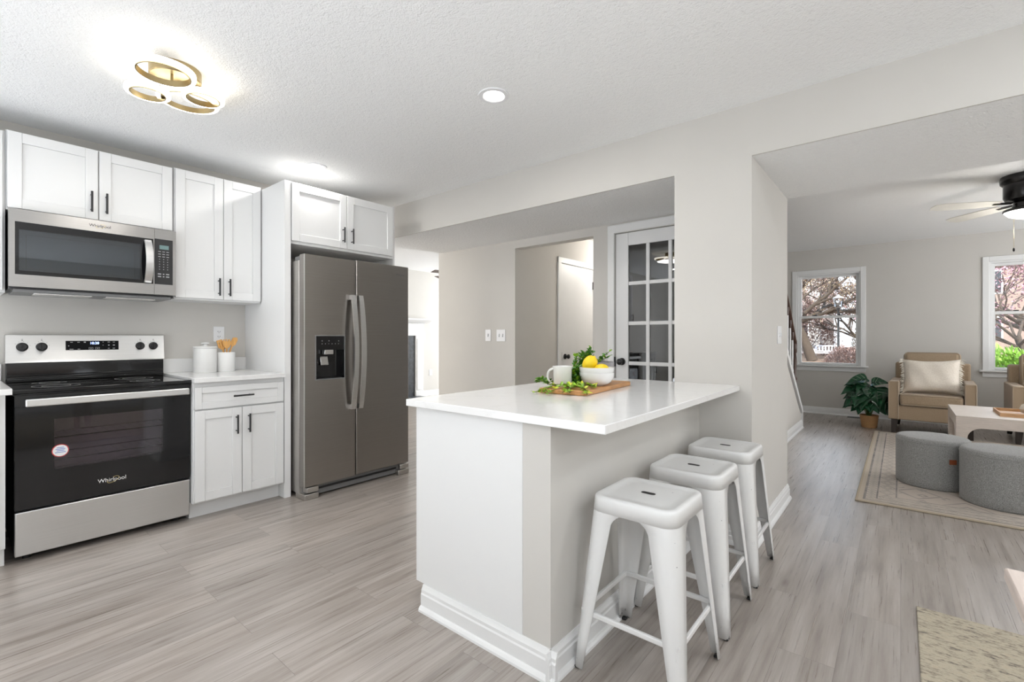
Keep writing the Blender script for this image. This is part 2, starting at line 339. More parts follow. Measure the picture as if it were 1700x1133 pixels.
# ------------------------------------------------------------------ mesh building
class MB:
    def __init__(self): self.bm = bmesh.new()
    def box(self, x0, x1, y0, y1, z0, z1, rot=None, piv=None):
        vs = [self.bm.verts.new((x, y, z)) for z in (z0, z1) for y in (y0, y1) for x in (x0, x1)]
        for f in ((0, 2, 3, 1), (4, 5, 7, 6), (0, 1, 5, 4), (2, 6, 7, 3), (0, 4, 6, 2), (1, 3, 7, 5)):
            self.bm.faces.new([vs[i] for i in f])
        if rot is not None:
            pv = Vector(piv if piv else ((x0 + x1) / 2, (y0 + y1) / 2, (z0 + z1) / 2))
            for v in vs: v.co = rot @ (v.co - pv) + pv
        return self
    def prism(self, pts, axis, a, b):
        """polygon pts (2-D) extruded along axis from a to b; (u,v) map to the two other axes in x,y,z order"""
        def P(u, v, w):
            return {'x': (w, u, v), 'y': (u, w, v), 'z': (u, v, w)}[axis]
        A = [self.bm.verts.new(P(u, v, a)) for u, v in pts]; B = [self.bm.verts.new(P(u, v, b)) for u, v in pts]
        k = len(pts)
        self.bm.faces.new(A[::-1]); self.bm.faces.new(B)
        for i in range(k): self.bm.faces.new((A[i], A[(i + 1) % k], B[(i + 1) % k], B[i]))
        return self
    def sweep(self, pts, p0, p1, out):
        """profile (d outwards, z) swept along the floor from p0 to p1"""
        p0, p1, out = Vector(p0), Vector(p1), Vector(out)
        A = [self.bm.verts.new(p0 + out * d + Vector((0, 0, z))) for d, z in pts]
        B = [self.bm.verts.new(p1 + out * d + Vector((0, 0, z))) for d, z in pts]
        k = len(pts)
        self.bm.faces.new(A); self.bm.faces.new(B[::-1])
        for i in range(k): self.bm.faces.new((A[i], B[i], B[(i + 1) % k], A[(i + 1) % k]))
        return self
    def lathe(self, prof, c=(0, 0, 0), seg=32, sx=1, sy=1, rot=None):
        c = Vector(c); rings = []
        for r, z in prof:
            if r < 1e-6: pts = [Vector((0, 0, z))]
            else: pts = [Vector((r * sx * math.cos(2 * PI * i / seg), r * sy * math.sin(2 * PI * i / seg), z)) for i in range(seg)]
            if rot is not None: pts = [rot @ q for q in pts]
            rings.append([self.bm.verts.new(c + q) for q in pts])
        for a, b in zip(rings, rings[1:]):
            if len(a) == 1 and len(b) == 1: continue
            for i in range(seg):
                j = (i + 1) % seg
                if len(a) == 1: self.bm.faces.new((a[0], b[i], b[j]))
                elif len(b) == 1: self.bm.faces.new((a[i], a[j], b[0]))
                else: self.bm.faces.new((a[i], a[j], b[j], b[i]))
        if len(rings[0]) > 1: self.bm.faces.new(rings[0][::-1])
        if len(rings[-1]) > 1: self.bm.faces.new(rings[-1])
        return self
    def tube(self, path, r, seg=10, closed=False):
        path = [Vector(q) for q in path]; k = len(path); rings = []
        rr = r if isinstance(r, (list, tuple)) else [r] * k
        up = Vector((0, 0, 1)); prev = None
        for i, q in enumerate(path):
            a = path[i - 1] if (i > 0 or closed) else q; b = path[(i + 1) % k] if (i < k - 1 or closed) else q
            d = (b - a).normalized()
            if prev is None: prev = d.cross(up) if abs(d.z) < 0.95 else d.cross(Vector((1, 0, 0)))
            u = (prev - d * prev.dot(d)).normalized(); w = d.cross(u); prev = u
            rings.append([self.bm.verts.new(q + (u * math.cos(2 * PI * j / seg) + w * math.sin(2 * PI * j / seg)) * rr[i]) for j in range(seg)])
        pr = list(zip(rings, rings[1:])) + ([(rings[-1], rings[0])] if closed else [])
        for A, B in pr:
            for j in range(seg): self.bm.faces.new((A[j], A[(j + 1) % seg], B[(j + 1) % seg], B[j]))
        if not closed: self.bm.faces.new(rings[0][::-1]); self.bm.faces.new(rings[-1])
        return self
    def cyl(self, a, b, r, seg=16): return self.tube([a, b], r, seg)
    def strip(self, secs, thick=None):
        """loft a list of sections (equal point counts)"""
        rows = [[self.bm.verts.new(q) for q in s] for s in secs]
        for A, B in zip(rows, rows[1:]):
            for i in range(len(A) - 1): self.bm.faces.new((A[i], A[i + 1], B[i + 1], B[i]))
        return self
    def ring(self, c, r0, r1, z0, z1, seg=48):
        vs = []
        for r, z in ((r0, z0), (r1, z0), (r1, z1), (r0, z1)):
            vs.append([self.bm.verts.new((c[0] + r * math.cos(2 * PI * i / seg), c[1] + r * math.sin(2 * PI * i / seg), c[2] + z)) for i in range(seg)])
        for k in range(4):
            A, B = vs[k], vs[(k + 1) % 4]
            for i in range(seg): self.bm.faces.new((A[i], A[(i + 1) % seg], B[(i + 1) % seg], B[i]))
        return self
    def leaf(self, base, d, up, ln, w, fold=0.25, droop=0.2, n=4):
        base, d = Vector(base), Vector(d).normalized(); up = Vector(up)
        side = d.cross(up)
        side = side.normalized() if side.length > 1e-4 else Vector((1, 0, 0))
        nn = side.cross(d).normalized(); rows = []
        for i in range(n + 1):
            t = i / n; wd = w * math.sin(PI * min(1, t * 0.92 + 0.06)) ** 0.8 * (1 - 0.25 * t) if i < n else 0.0
            if i == 0: wd = w * 0.06
            q = base + d * (ln * t) - Vector((0, 0, 1)) * (droop * ln * t * t)
            if i == n: rows.append([self.bm.verts.new(q)])
            else: rows.append([self.bm.verts.new(q - side * wd * 0.5 + nn * fold * wd * 0.5), self.bm.verts.new(q), self.bm.verts.new(q + side * wd * 0.5 + nn * fold * wd * 0.5)])
        for A, B in zip(rows, rows[1:]):
            if len(B) == 1: self.bm.faces.new((A[0], A[1], B[0])); self.bm.faces.new((A[1], A[2], B[0]))
            else: self.bm.faces.new((A[0], A[1], B[1], B[0])); self.bm.faces.new((A[1], A[2], B[2], B[1]))
        return self

def obj(name, mb, mat, parent=None, bevel=0.0, seg=2, org=None, smooth=True, solid=0.0, sub=0, angle=40):
    bm = mb.bm
    bmesh.ops.recalc_face_normals(bm, faces=bm.faces)
    if org is None and parent is not None: org = parent.get('_org', (0, 0, 0))
    if org is None: org = (0, 0, 0)
    o_ = Vector(org)
    if o_.length: bmesh.ops.translate(bm, verts=bm.verts, vec=-o_)
    me = bpy.data.meshes.new(name); bm.to_mesh(me); bm.free()
    me.materials.append(M[mat])
    if smooth:
        for f in me.polygons: f.use_smooth = True
        me.set_sharp_from_angle(angle=R(angle))
    o = bpy.data.objects.new(name, me); COL.objects.link(o)
    if parent is not None: o.parent = parent; o['_org'] = list(o_)
    else: o.location = o_; o['_org'] = list(o_)
    if solid: md = o.modifiers.new('solidify', 'SOLIDIFY'); md.thickness = solid; md.offset = 0
    if bevel: md = o.modifiers.new('bevel', 'BEVEL'); md.width = bevel; md.segments = seg; md.limit_method = 'ANGLE'; md.angle_limit = R(40)
    if sub: md = o.modifiers.new('subsurf', 'SUBSURF'); md.levels = sub; md.render_levels = sub
    return o
def tag(o, label, cat, group=None):
    o['label'] = label; o['category'] = cat
    if group: o['group'] = group
    return o
def thing(name, label, cat, loc=(0, 0, 0), group=None):
    o = bpy.data.objects.new(name, None); o.empty_display_size = 0.1; COL.objects.link(o); o.location = loc; o['_org'] = list(loc)
    return tag(o, label, cat, group)
def struct(name, mb, mat, parent=None, bevel=0.0, **kw):
    o = obj(name, mb, mat, parent, bevel, **kw)
    if parent is None: o['kind'] = 'structure'
    return o
def struct_root(name, loc):
    o = bpy.data.objects.new(name, None); COL.objects.link(o); o.location = loc; o['_org'] = list(loc); o['kind'] = 'structure'; o.empty_display_size = 0.1
    return o
def text_part(name, body, size, mat, parent, loc, rot, extrude=0.0004, align='CENTER', sx=1.0, shear=0.0):
    cu = bpy.data.curves.new(name, 'FONT'); cu.body = body; cu.size = size; cu.extrude = extrude
    cu.align_x = align; cu.align_y = 'CENTER'; cu.shear = shear
    tmp = bpy.data.objects.new(name, cu); COL.objects.link(tmp)
    me = bpy.data.meshes.new_from_object(tmp); bpy.data.objects.remove(tmp); bpy.data.curves.remove(cu)
    me.name = name; me.materials.clear(); me.materials.append(M[mat])
    me.transform(Matrix.Translation(Vector(loc)) @ rot.to_4x4() @ Matrix.Diagonal((sx, 1, 1, 1)))
    if parent is not None: me.transform(Matrix.Translation(-Vector(parent.get('_org', (0, 0, 0)))))
    o = bpy.data.objects.new(name, me); COL.objects.link(o); o.parent = parent; o['_org'] = list(parent.get('_org', (0, 0, 0)))
    return o
FACE_PX = Matrix(((0, 0, 1), (1, 0, 0), (0, 1, 0)))   # text lying on a face that looks along +X, reading along +Y
def kids(o): return [c for c in o.children]
def copy_tree(o, parent=None):
    c = o.copy(); COL.objects.link(c)
    if parent is not None: c.parent = parent
    for k in list(o.children): copy_tree(k, c)
    return c

# ================================================================== THE SETTING
CZ = 2.455      # kitchen ceiling
YP = 2.835      # divider between kitchen and hall
YH = 3.89       # hall wall
XP = -0.632     # right face of the pillar
XW = -4.118     # kitchen wall
YB = 8.53       # front wall of the living room
XR = 3.5; YS = -3.0; XF = -7.3; YN = 9.0
struct('floor', MB().box(XF - 0.1, XR + 0.1, YS - 0.1, YB + 0.05, -0.06, 0).box(XF - .1, -4.4, YB + .05, YN + .1, -.06, 0), 'plank_floor')
struct('ceiling', MB().box(-4.3, XR, YS, YP, CZ, CZ + 0.1), 'ceiling_texture')
struct('ceiling_living', MB().box(-2.2, XR, YH, YB + 0.1, 2.51, 2.6), 'ceiling_texture')
struct('ceiling_family', MB().box(XF - 0.1, -4.3, YS, YN, CZ + 0.02, CZ + 0.1), 'ceiling_texture')
struct('ceiling_hall', MB().box(-4.4, -2.2, YH + 0.11, 7.1, CZ, CZ + 0.1), 'ceiling_texture')
# dropped duct soffit: textured underside, painted face
sf = MB(); sf.prism([(YP + 0.012, 2.147), (YH, 2.197), (YH, CZ), (YP + 0.012, CZ)], 'x', -4.33, -1.062)
struct('ceiling_soffit_hall', sf, 'soffit_texture', smooth=False)
struct('ceiling_soffit_living', MB().box(XP, XR, YP + 0.012, YH, 2.165, 2.6), 'soffit_texture')
struct('wall_header_hall', MB().box(-4.33, -1.062, YP, YP + 0.012, 2.147, CZ), 'wall_paint')
struct('wall_header_living', MB().box(XP, XR, YP, YP + 0.012, 2.165, CZ), 'wall_paint')
struct('wall_pillar', MB().box(-1.062, XP, YP, YH, 0, 2.6), 'wall_paint')
struct('wall_kitchen', MB().box(XW - 0.12, XW, YS, 2.535, 0, CZ), 'wall_paint')
struct('wall_half', MB().box(-1.034, -0.914, 1.31, YP, 0, 0.862), 'wall_paint')
hw = MB()
hw.box(-4.39, -3.175, YH, YH + 0.11, 0, 2.5).box(-3.175, -2.226, YH, YH + 0.11, 2.115, 2.5).box(-2.226, -2.0, YH, YH + 0.11, 0, 2.5)
hw.box(-2.0, -1.19, YH, YH + 0.11, 2.105, 2.5).box(-1.19, -1.0, YH, YH + 0.11, 0, 2.5)
struct('wall_hall', hw, 'wall_paint')
struct('wall_hall_left', MB().box(-3.29, -3.175, YH + 0.11, 7.0, 0, CZ), 'wall_paint')
struct('wall_hall_right', MB().box(-2.226, -2.11, YH + 0.11, 7.0, 0, CZ), 'wall_paint')
struct('wall_hall_end', MB().box(-3.29, -2.11, 7.0, 7.1, 0, CZ), 'wall_paint')
struct('wall_closet', MB().box(-2.11, -1.0, 4.75, 4.85, 0, 2.51).box(-1.1, -1.0, YH + 0.11, 4.75, 0, 2.51).box(-2.11, -1.1, YH + 0.11, 4.75, 2.4, 2.51), 'wall_paint')
struct('wall_family_side', MB().box(-4.39, -4.28, YH + 0.11, YN, 0, 2.5), 'wall_paint')
struct('wall_family', MB().box(XF - 0.1, XF, YS, YN, 0, CZ + 0.02), 'wall_paint')
struct('wall_family_north', MB().box(XF, -4.39, YN, YN + 0.1, 0, CZ + 0.02), 'wall_paint')
struct('wall_south', MB().box(XF, XR, YS - 0.1, YS, 0, CZ + 0.1), 'wall_paint')
struct('wall_east', MB().box(XR, XR + 0.1, YS - 0.1, YB + 0.1, 0, 2.6), 'wall_paint')
WIN = [(-1.255, -0.452), (0.872, 1.675)]       # rough openings in the front wall
fw = MB(); zz0, zz1 = 0.745, 2.135; xs = [-2.2] + [v for w in WIN for v in w] + [XR]
for i in range(0, len(xs), 2): fw.box(xs[i], xs[i + 1], YB, YB + 0.14, 0, 2.6)
for a, b in WIN: fw.box(a, b, YB, YB + 0.14, 0, zz0).box(a, b, YB, YB + 0.14, zz1, 2.6)
struct('wall_front', fw, 'wall_paint')
struct('wall_living_west', MB().box(-2.25, -2.11, 4.85, YB + 0.1, 0, 2.6), 'wall_paint')

# windows
for i, (a, b) in enumerate(WIN):
    w = struct_root('window_%d' % (i + 1), ((a + b) / 2, YB, zz0))
    c = MB(); t = 0.062
    c.box(a - t, a, YB - 0.018, YB, zz0 - 0.02, zz1 + t).box(b, b + t, YB - 0.018, YB, zz0 - 0.02, zz1 + t).box(a, b, YB - 0.018, YB, zz1, zz1 + t)
    obj('window_casing', c, 'trim_paint', w, 0.004)
    obj('window_sill', MB().box(a - t - 0.03, b + t + 0.03, YB - 0.06, YB + 0.05, zz0 - 0.022, zz0), 'trim_paint', w, 0.004)
    obj('window_apron', MB().box(a - t, b + t, YB - 0.016, YB, zz0 - 0.09, zz0 - 0.022), 'trim_paint', w, 0.003)
    j = MB(); j.box(a, a + 0.022, YB, YB + 0.12, zz0, zz1).box(b - 0.022, b, YB, YB + 0.12, zz0, zz1).box(a + 0.022, b - 0.022, YB, YB + 0.12, zz1 - 0.022, zz1)
    obj('window_frame', j, 'trim_paint', w)
    zm = 1.475
    for nm, z0, z1, y in (('lower_sash', zz0, zm + 0.02, YB + 0.02), ('upper_sash', zm - 0.015, zz1 - 0.022, YB + 0.055)):
        s_ = MB(); q = 0.036; A, B = a + 0.0225, b - 0.0225
        s_.box(A, A + q, y, y + 0.03, z0, z1).box(B - q, B, y, y + 0.03, z0, z1).box(A + q, B - q, y, y + 0.03, z0, z0 + q).box(A + q, B - q, y, y + 0.03, z1 - q, z1)
        so = obj(nm, s_, 'trim_paint', w, 0.003)
        obj('pane', MB().box(A + q - 0.004, B - q + 0.004, y + 0.012, y + 0.016, z0 + q - 0.004, z1 - q + 0.004), 'window_glass', so, smooth=False)
    for fx in (0.3, 0.7): obj('sash_lock', MB().box(a + (b - a) * fx - 0.025, a + (b - a) * fx + 0.025, YB + 0.016, YB + 0.046, zm + 0.02, zm + 0.034), 'bronze_black', w, 0.003)

# baseboards
BP = [(0, 0), (0.030, 0), (0.029, 0.009), (0.023, 0.018), (0.016, 0.022), (0.016, 0.068), (0.0125, 0.074), (0.0125, 0.086), (0.007, 0.096), (0.005, 0.104), (0, 0.104)]
def baseboard(name, p0, p1, out, z=0):
    struct(name, MB().sweep(BP, (*p0, z), (*p1, z), (*out, 0)), 'trim_paint', angle=25)
baseboard('baseboard_peninsula', (-1.575, 1.31), (-0.884, 1.31), (0, -1))
baseboard('baseboard_half', (-0.914, 1.28), (-0.914, YP), (1, 0))
baseboard('baseboard_pillar_front', (-0.914, YP), (XP + 0.03, YP), (0, -1))
baseboard('baseboard_pillar', (XP, YP - 0.03), (XP, YH), (1, 0))
baseboard('baseboard_front', (-1.4, YB), (XR, YB), (0, -1))
baseboard('baseboard_family', (XF, 6.06), (XF, YN), (1, 0))
baseboard('baseboard_hall', (-4.39, YH), (-3.175, YH), (0, -1))
baseboard('baseboard_hall_side', (-3.175, YH), (-3.175, 4.68), (1, 0))
baseboard('baseboard_east', (XR, YS), (XR, YB), (-1, 0))

# French door to the closet (15 lights)
CAS = [(0, 0), (0.02, 0), (0.02, 0.05), (0.012, 0.06), (0.0, 0.066)]
d1 = struct_root('door_1', (-1.6, YH, 0))
c = MB(); c.box(-2.07, -2.003, YH - 0.018, YH, 0, 2.18).box(-1.187, -1.12, YH - 0.018, YH, 0, 2.18).box(-2.07, -1.12, YH - 0.019, YH, 2.108, 2.182)
obj('door_casing', c, 'trim_paint', d1, 0.006, 3)
fr = MB(); y0, y1 = YH + 0.004, YH + 0.04; X0, X1 = -1.997, -1.193
gx0, gx1, gz0, gz1 = -1.875, -1.315, 0.235, 1.985
fr.box(X0, gx0, y0, y1, 0.01, 2.1).box(gx1, X1, y0, y1, 0.01, 2.1).box(gx0, gx1, y0, y1, 0.01, gz0).box(gx0, gx1, y0, y1, gz1, 2.1)
pw = (gx1 - gx0 - 2 * 0.032) / 3; ph = (gz1 - gz0 - 4 * 0.032) / 5
for k in (1, 2): fr.box(gx0 + k * pw + (k - 1) * 0.032, gx0 + k * (pw + 0.032), y0 + 0.002, y1, gz0, gz1)
for k in (1, 2, 3, 4): fr.box(gx0, gx1, y0 + 0.004, y1, gz0 + k * ph + (k - 1) * 0.032, gz0 + k * (ph + 0.032))
obj('door_frame', fr, 'door_paint', d1, 0.004)
obj('glass_pane', MB().box(gx0, gx1, y0 + 0.016, y0 + 0.021, gz0, gz1), 'dark_glass', d1, smooth=False)
def knob(parent, c, d, plate_off, mat='black_metal'):
    """door knob on a rose, axis along d"""
    d = Vector(d); rot = d.to_track_quat('Z', 'Y').to_matrix()
    k = MB().lathe([(0.0, 0), (0.033, 0), (0.033, 0.006), (0.028, 0.012), (0.012, 0.014), (0.011, 0.03), (0.02, 0.036), (0.028, 0.046), (0.028, 0.056), (0.02, 0.064), (0, 0.066)], c, 24, rot=rot)
    return obj('door_knob', k, mat, parent)
knob(d1, (-1.935, y0, 0.945), (0, -1, 0), 0)
obj('strike_plate', MB().box(-2.003, -1.998, YH - 0.02, YH + 0.004, 0.90, 0.985), 'black_metal', d1)

# flat door inside the hall
d2 = struct_root('door_2', (-3.175, 5.15, 0))
c = MB(); xh = -3.175
c.box(xh, xh + 0.018, 4.69, 4.765, 0, 2.135).box(xh, xh + 0.018, 5.53, 5.60, 0, 2.135).box(xh, xh + 0.019, 4.69, 5.60, 2.065, 2.137)
obj('door_casing', c, 'trim_paint', d2, 0.006, 3)
obj('door_panel', MB().box(xh, xh + 0.008, 4.768, 5.527, 0.01, 2.06), 'door_paint', d2, 0.002)
knob(d2, (xh + 0.008, 4.845, 0.93), (1, 0, 0), 0)
obj('door_latch', MB().box(xh + 0.008, xh + 0.011, 4.769, 4.776, 0.88, 0.985), 'black_metal', d2)
obj('hinge', MB().box(xh + 0.004, xh + 0.022, 5.513, 5.535, 1.80, 1.90).cyl((xh + 0.024, 5.525, 1.795), (xh + 0.024, 5.525, 1.905), 0.007), 'black_metal', d2)

# stair knee wall, cap, steps, rail
XS = -0.99
st = MB(); st.prism([(YH + 0.0, 0), (7.03, 0), (7.03, 0.165), (6.05, 0.885), (YH + 0.0, 2.46)], 'x', XS - 0.09, XS)
struct('wall_stair', st, 'wall_paint', smooth=False)
cp = MB(); cp.prism([(7.05, 0.0), (7.085, 0.0), (7.085, 0.235), (6.06, 0.99), (4.4, 2.2), (4.4, 2.13), (6.05, 0.92), (7.05, 0.19)], 'x', XS - 0.1, XS + 0.018)
struct('trim_1', cp, 'trim_paint', smooth=False)
baseboard('baseboard_stair', (XS, YH + 0.02), (XS, 7.05), (1, 0))
hr = thing('stair_railing', 'dark stained stair handrail and newel post beside the left window', 'railing', (-1.03, 6.85, 0.36))
obj('newel_post', MB().box(-1.055, -1.005, 6.80, 6.85, 0.36, 0.62).lathe([(0.022, 0.62), (0.03, 0.64), (0.018, 0.68), (0.026, 0.86), (0.018, 0.96), (0.028, 0.98), (0.028, 1.08), (0.02, 1.10), (0.03, 1.115), (0.018, 1.14), (0, 1.145)], (-1.03, 6.825, 0), 16), 'stair_wood', hr, 0.003)
obj('handrail', MB().tube([(-1.03, 6.83, 1.09), (-1.03, 6.28, 1.60), (-1.03, 5.3, 2.35)], 0.028, 10), 'stair_wood', hr)
for k in range(5):
    yy = 6.66 - k * 0.16; zb = 0.235 + (7.085 - yy) * 0.737; zt = 1.09 + (6.83 - yy) * 0.92 - 0.02
    b = obj('baluster', MB().lathe([(0.013, zb), (0.013, zb + 0.18), (0.018, zb + 0.2), (0.012, zb + 0.24), (0.014, zt - 0.2), (0.011, zt)], (-1.03, yy, 0), 10), 'trim_paint', hr)
    obj('rail_fillet', MB().lathe([(0.012, zt - 0.10), (0.022, zt - 0.03), (0.02, zt)], (-1.03, yy, 0), 10), 'stair_wood', b)

# ================================================================== KITCHEN CABINETS
def shaker(name, parent, y0, y1, z0, z1, xf, rail=0.057, sgn=1, th=0.02):
    """five-piece door whose face looks along sgn*X"""
    a = MB(); xb = xf - sgn * th; xp = xf - sgn * 0.008
    X0, X1 = min(xb, xf), max(xb, xf); P0, P1 = min(xb, xp), max(xb, xp)
    a.box(X0, X1, y0, y0 + rail, z0, z1).box(X0, X1, y1 - rail, y1, z0, z1).box(X0, X1, y0 + rail, y1 - rail, z0, z0 + rail).box(X0, X1, y0 + rail, y1 - rail, z1 - rail, z1)
    a.box(P0, P1, y0 + rail, y1 - rail, z0 + rail, z1 - rail)
    return obj(name, a, 'cabinet_paint', parent, 0.0018)
def pull(parent, y, z, xf, ln=0.125, horiz=False, sgn=1):
    a = MB(); h = ln / 2; x = xf + sgn * 0.032
    if horiz:
        a.tube([(x, y - h, z), (x, y + h, z)], 0.006, 10)
        for q in (-1, 1): a.cyl((xf, y + q * h * 0.72, z), (x, y + q * h * 0.72, z), 0.0045, 8)
    else:
        a.tube([(x, y, z - h), (x, y, z + h)], 0.006, 10)
        for q in (-1, 1): a.cyl((xf, y, z + q * h * 0.72), (x, y, z + q * h * 0.72), 0.0045, 8)
    o = obj('handle', a, 'black_metal', parent); o['label'] = 'black bar pull'; return o
def upper(name, label, y0, y1, z0, z1, xb, doors, hz, group=None, side=0.0):
    """wall cabinet with its face at xb and doors 20 mm proud"""
    t = thing(name, label, 'cabinet', (XW, (y0 + y1) / 2, z0), group)
    obj('body', MB().box(XW, xb, y0, y1, z0, z1), 'cabinet_paint', t, 0.002)
    for (a, b, side_) in doors:
        d = shaker('door', t, a, b, z0 + 0.012, z1 - 0.006, xb + 0.021)
        yy = b - 0.032 if side_ == 'r' else a + 0.032
        pull(d, yy, hz, xb + 0.021)
    return t
XU = -3.82
upper('wall_cabinet', 'narrow strip of white upper cabinet at the far left edge, left of the microwave', -0.25, 0.2155, 1.41, 2.305, XU, [(-0.245, 0.205, 'l')], 1.53)
upper('wall_cabinet', 'short white double-door cabinet directly above the microwave', 0.2165, 0.993, 1.872, 2.316, XU, [(0.2225, 0.603, 'r'), (0.609, 0.985, 'l')], 1.985)
upper('wall_cabinet', 'tall white double-door upper cabinet right of the microwave', 0.997, 1.56, 1.425, 2.322, XU, [(1.003, 1.296, 'r'), (1.300, 1.556, 'l')], 1.525)
# fridge enclosure
pn = tag(obj('cabinet_panel', MB().box(XW, -3.425, 1.565, 1.612, 0, 2.303), 'cabinet_paint', None, 0.002, org=(-3.77, 1.59, 0)), 'tall white floor-to-top panel on the left of the refrigerator', 'panel')
fc = thing('fridge_cabinet', 'white double-door cabinet above the refrigerator with two black pulls', 'cabinet', (XW, 2.07, 1.85))
obj('body', MB().box(XW, -3.442, 1.613, 2.515, 1.852, 2.306), 'cabinet_paint', fc, 0.002)
for a, b, s_ in ((1.618, 2.058, 'r'), (2.063, 2.505, 'l')):
    d = shaker('door', fc, a, b, 1.872, 2.298, -3.421)
    pull(d, b - 0.036 if s_ == 'r' else a + 0.036, 1.975, -3.421, 0.12)
tag(obj('cabinet_panel', MB().box(XW, -3.44, 2.5155, 2.534, 0, 2.312), 'cabinet_paint', None, 0.002, org=(-3.77, 2.525, 0)), 'thin white end panel on the right side of the refrigerator', 'panel')

# base cabinets + worktops
CTL = 0.905
def base_cab(label, y0, y1, drawer, doors, pulls=True):
    t = thing('base_cabinet', label, 'cabinet', (XW, (y0 + y1) / 2, 0))
    obj('body', MB().box(XW + 0.001, -3.441, y0, y1, 0.105, CTL - 0.031), 'cabinet_paint', t, 0.0015)
    obj('toe_kick', MB().box(XW + 0.001, -3.515, y0, y1, 0, 0.105), 'cabinet_paint', t)
    d = shaker('drawer', t, drawer[0], drawer[1], 0.704, 0.845, -3.42, 0.04)
    if pulls: pull(d, (drawer[0] + drawer[1]) / 2, 0.775, -3.42, 0.125, True)
    for a, b, s_ in doors:
        q = shaker('door', t, a, b, 0.118, 0.694, -3.42)
        if pulls: pull(q, b - 0.036 if s_ == 'r' else a + 0.036, 0.585, -3.42, 0.125)
    return t
base_cab('white base cabinet with one drawer and two doors between range and refrigerator', 1.0, 1.564, (1.005, 1.558), [(1.005, 1.280, 'r'), (1.284, 1.558, 'l')])
base_cab('white base cabinet at the far left edge, left of the range', -0.4, 0.195, (-0.395, 0.165), [(-0.395, 0.165, 'l')])
for y0, y1, lb in ((0.999, 1.564, 'white quartz worktop with short backsplash right of the range'), (-0.4, 0.2165, 'white quartz worktop at the far left edge, left of the range')):
    t = thing('worktop', lb, 'worktop', (XW, (y0 + y1) / 2, CTL - 0.03))
    obj('slab', MB().box(XW + 0.0005, -3.40, y0, y1, CTL - 0.03, CTL), 'quartz', t, 0.002)
    obj('backsplash', MB().box(XW + 0.0005, XW + 0.02, y0, y1, CTL, CTL + 0.1), 'quartz', t, 0.002)

# ================================================================== RANGE
rg = thing('range', 'stainless steel and black glass electric range with four black knobs', 'stove', (-3.78, 0.61, 0))
RY0, RY1 = 0.228, 0.992
obj('body', MB().box(-4.09, -3.50, RY0 + 0.004, RY1 - 0.004, 0.035, 0.865), 'dark_grey', rg, 0.003)
for yy in (RY0 + 0.05, RY1 - 0.05): obj('leveling_foot', MB().cyl((-3.56, yy, 0), (-3.56, yy, 0.04), 0.018), 'black_plastic', rg)
obj('drawer', MB().box(-3.50, -3.468, RY0, RY1, 0.038, 0.264), 'stainless', rg, 0.006, 3)
dr = MB(); wy0, wy1, wz0, wz1 = 0.374, 0.853, 0.458, 0.728; x0, x1 = -3.505, -3.466; dz0, dz1 = 0.276, 0.802
dr.box(x0, x1, RY0, wy0, dz0, dz1).box(x0, x1, wy1, RY1, dz0, dz1).box(x0, x1, wy0, wy1, dz0, wz0).box(x0, x1, wy0, wy1, wz1, dz1)
door = obj('oven_door', dr, 'black_gloss', rg)
obj('oven_window', MB().box(-3.472, -3.4665, wy0, wy1, wz0, wz1), 'oven_glass', door, smooth=False)
cav = MB(); cx0 = -3.78
cav.box(cx0 - 0.01, cx0, 0.30, 0.92, 0.40, 0.78).box(cx0, x0, 0.30, 0.31, 0.40, 0.78).box(cx0, x0, 0.91, 0.92, 0.40, 0.78).box(cx0, x0, 0.30, 0.92, 0.40, 0.41).box(cx0, x0, 0.30, 0.92, 0.77, 0.78)
# the body must be hollow where the oven is: rebuilt as a shell
bpy.data.objects.remove([c_ for c_ in rg.children if c_.name.startswith('body')][0])
sh = MB(); sh.box(-4.09, -3.80, RY0 + 0.004, RY1 - 0.004, 0.035, 0.865).box(-3.80, -3.506, RY0 + 0.004, 0.299, 0.035, 0.865).box(-3.80, -3.506, 0.921, RY1 - 0.004, 0.035, 0.865)
sh.box(-3.80, -3.506, 0.299, 0.921, 0.035, 0.399).box(-3.80, -3.506, 0.299, 0.921, 0.781, 0.865)
obj('body', sh, 'dark_grey', rg)
cv = obj('oven_cavity', cav, 'oven_cavity', rg)
for z in (0.50, 0.62):
    rk = MB(); rk.tube([(-3.77, 0.315, z), (-3.52, 0.315, z), (-3.52, 0.905, z), (-3.77, 0.905, z)], 0.004, 6, True)
    for k in range(1, 14): yy = 0.315 + k * 0.59 / 14; rk.cyl((-3.77, yy, z), (-3.52, yy, z), 0.002, 5)
    obj('oven_rack', rk, 'chrome', cv)
hd = MB().box(-3.432, -3.41, 0.262, 0.975, 0.806, 0.846).box(-3.47, -3.43, 0.27, 0.30, 0.812, 0.84).box(-3.47, -3.43, 0.935, 0.965, 0.812, 0.84)
obj('oven_handle', hd, 'handle_steel', door, 0.006, 3)
ck = obj('cooktop', MB().box(-4.06, -3.452, 0.2185, 0.9975, 0.872, 0.893).box(-4.06, -3.455, 0.222, 0.994, 0.862, 0.872), 'black_gloss', rg, 0.004)
obj('front_trim', MB().box(-3.50, -3.462, RY0, RY1, 0.85, 0.862).box(-3.50, -3.47, RY0, RY1, 0.803, 0.85), 'black_plastic', rg)
for (bx, by, r) in ((-3.63, 0.40, 0.10), (-3.63, 0.80, 0.075), (-3.90, 0.40, 0.075), (-3.90, 0.80, 0.10)):
    obj('burner_ring', MB().ring((bx, by, 0.893), r - 0.003, r, 0, 0.0006).ring((bx, by, 0.893), r * 0.6 - 0.002, r * 0.6, 0, 0.0006), 'grey_plastic', ck)
bgd = obj('backguard', MB().prism([(-4.112, 0.893), (-4.045, 0.893), (-4.045, 1.012), (-4.112, 1.012)], 'y', RY0 + 0.002, 0.996), 'black_gloss', rg, 0.004)
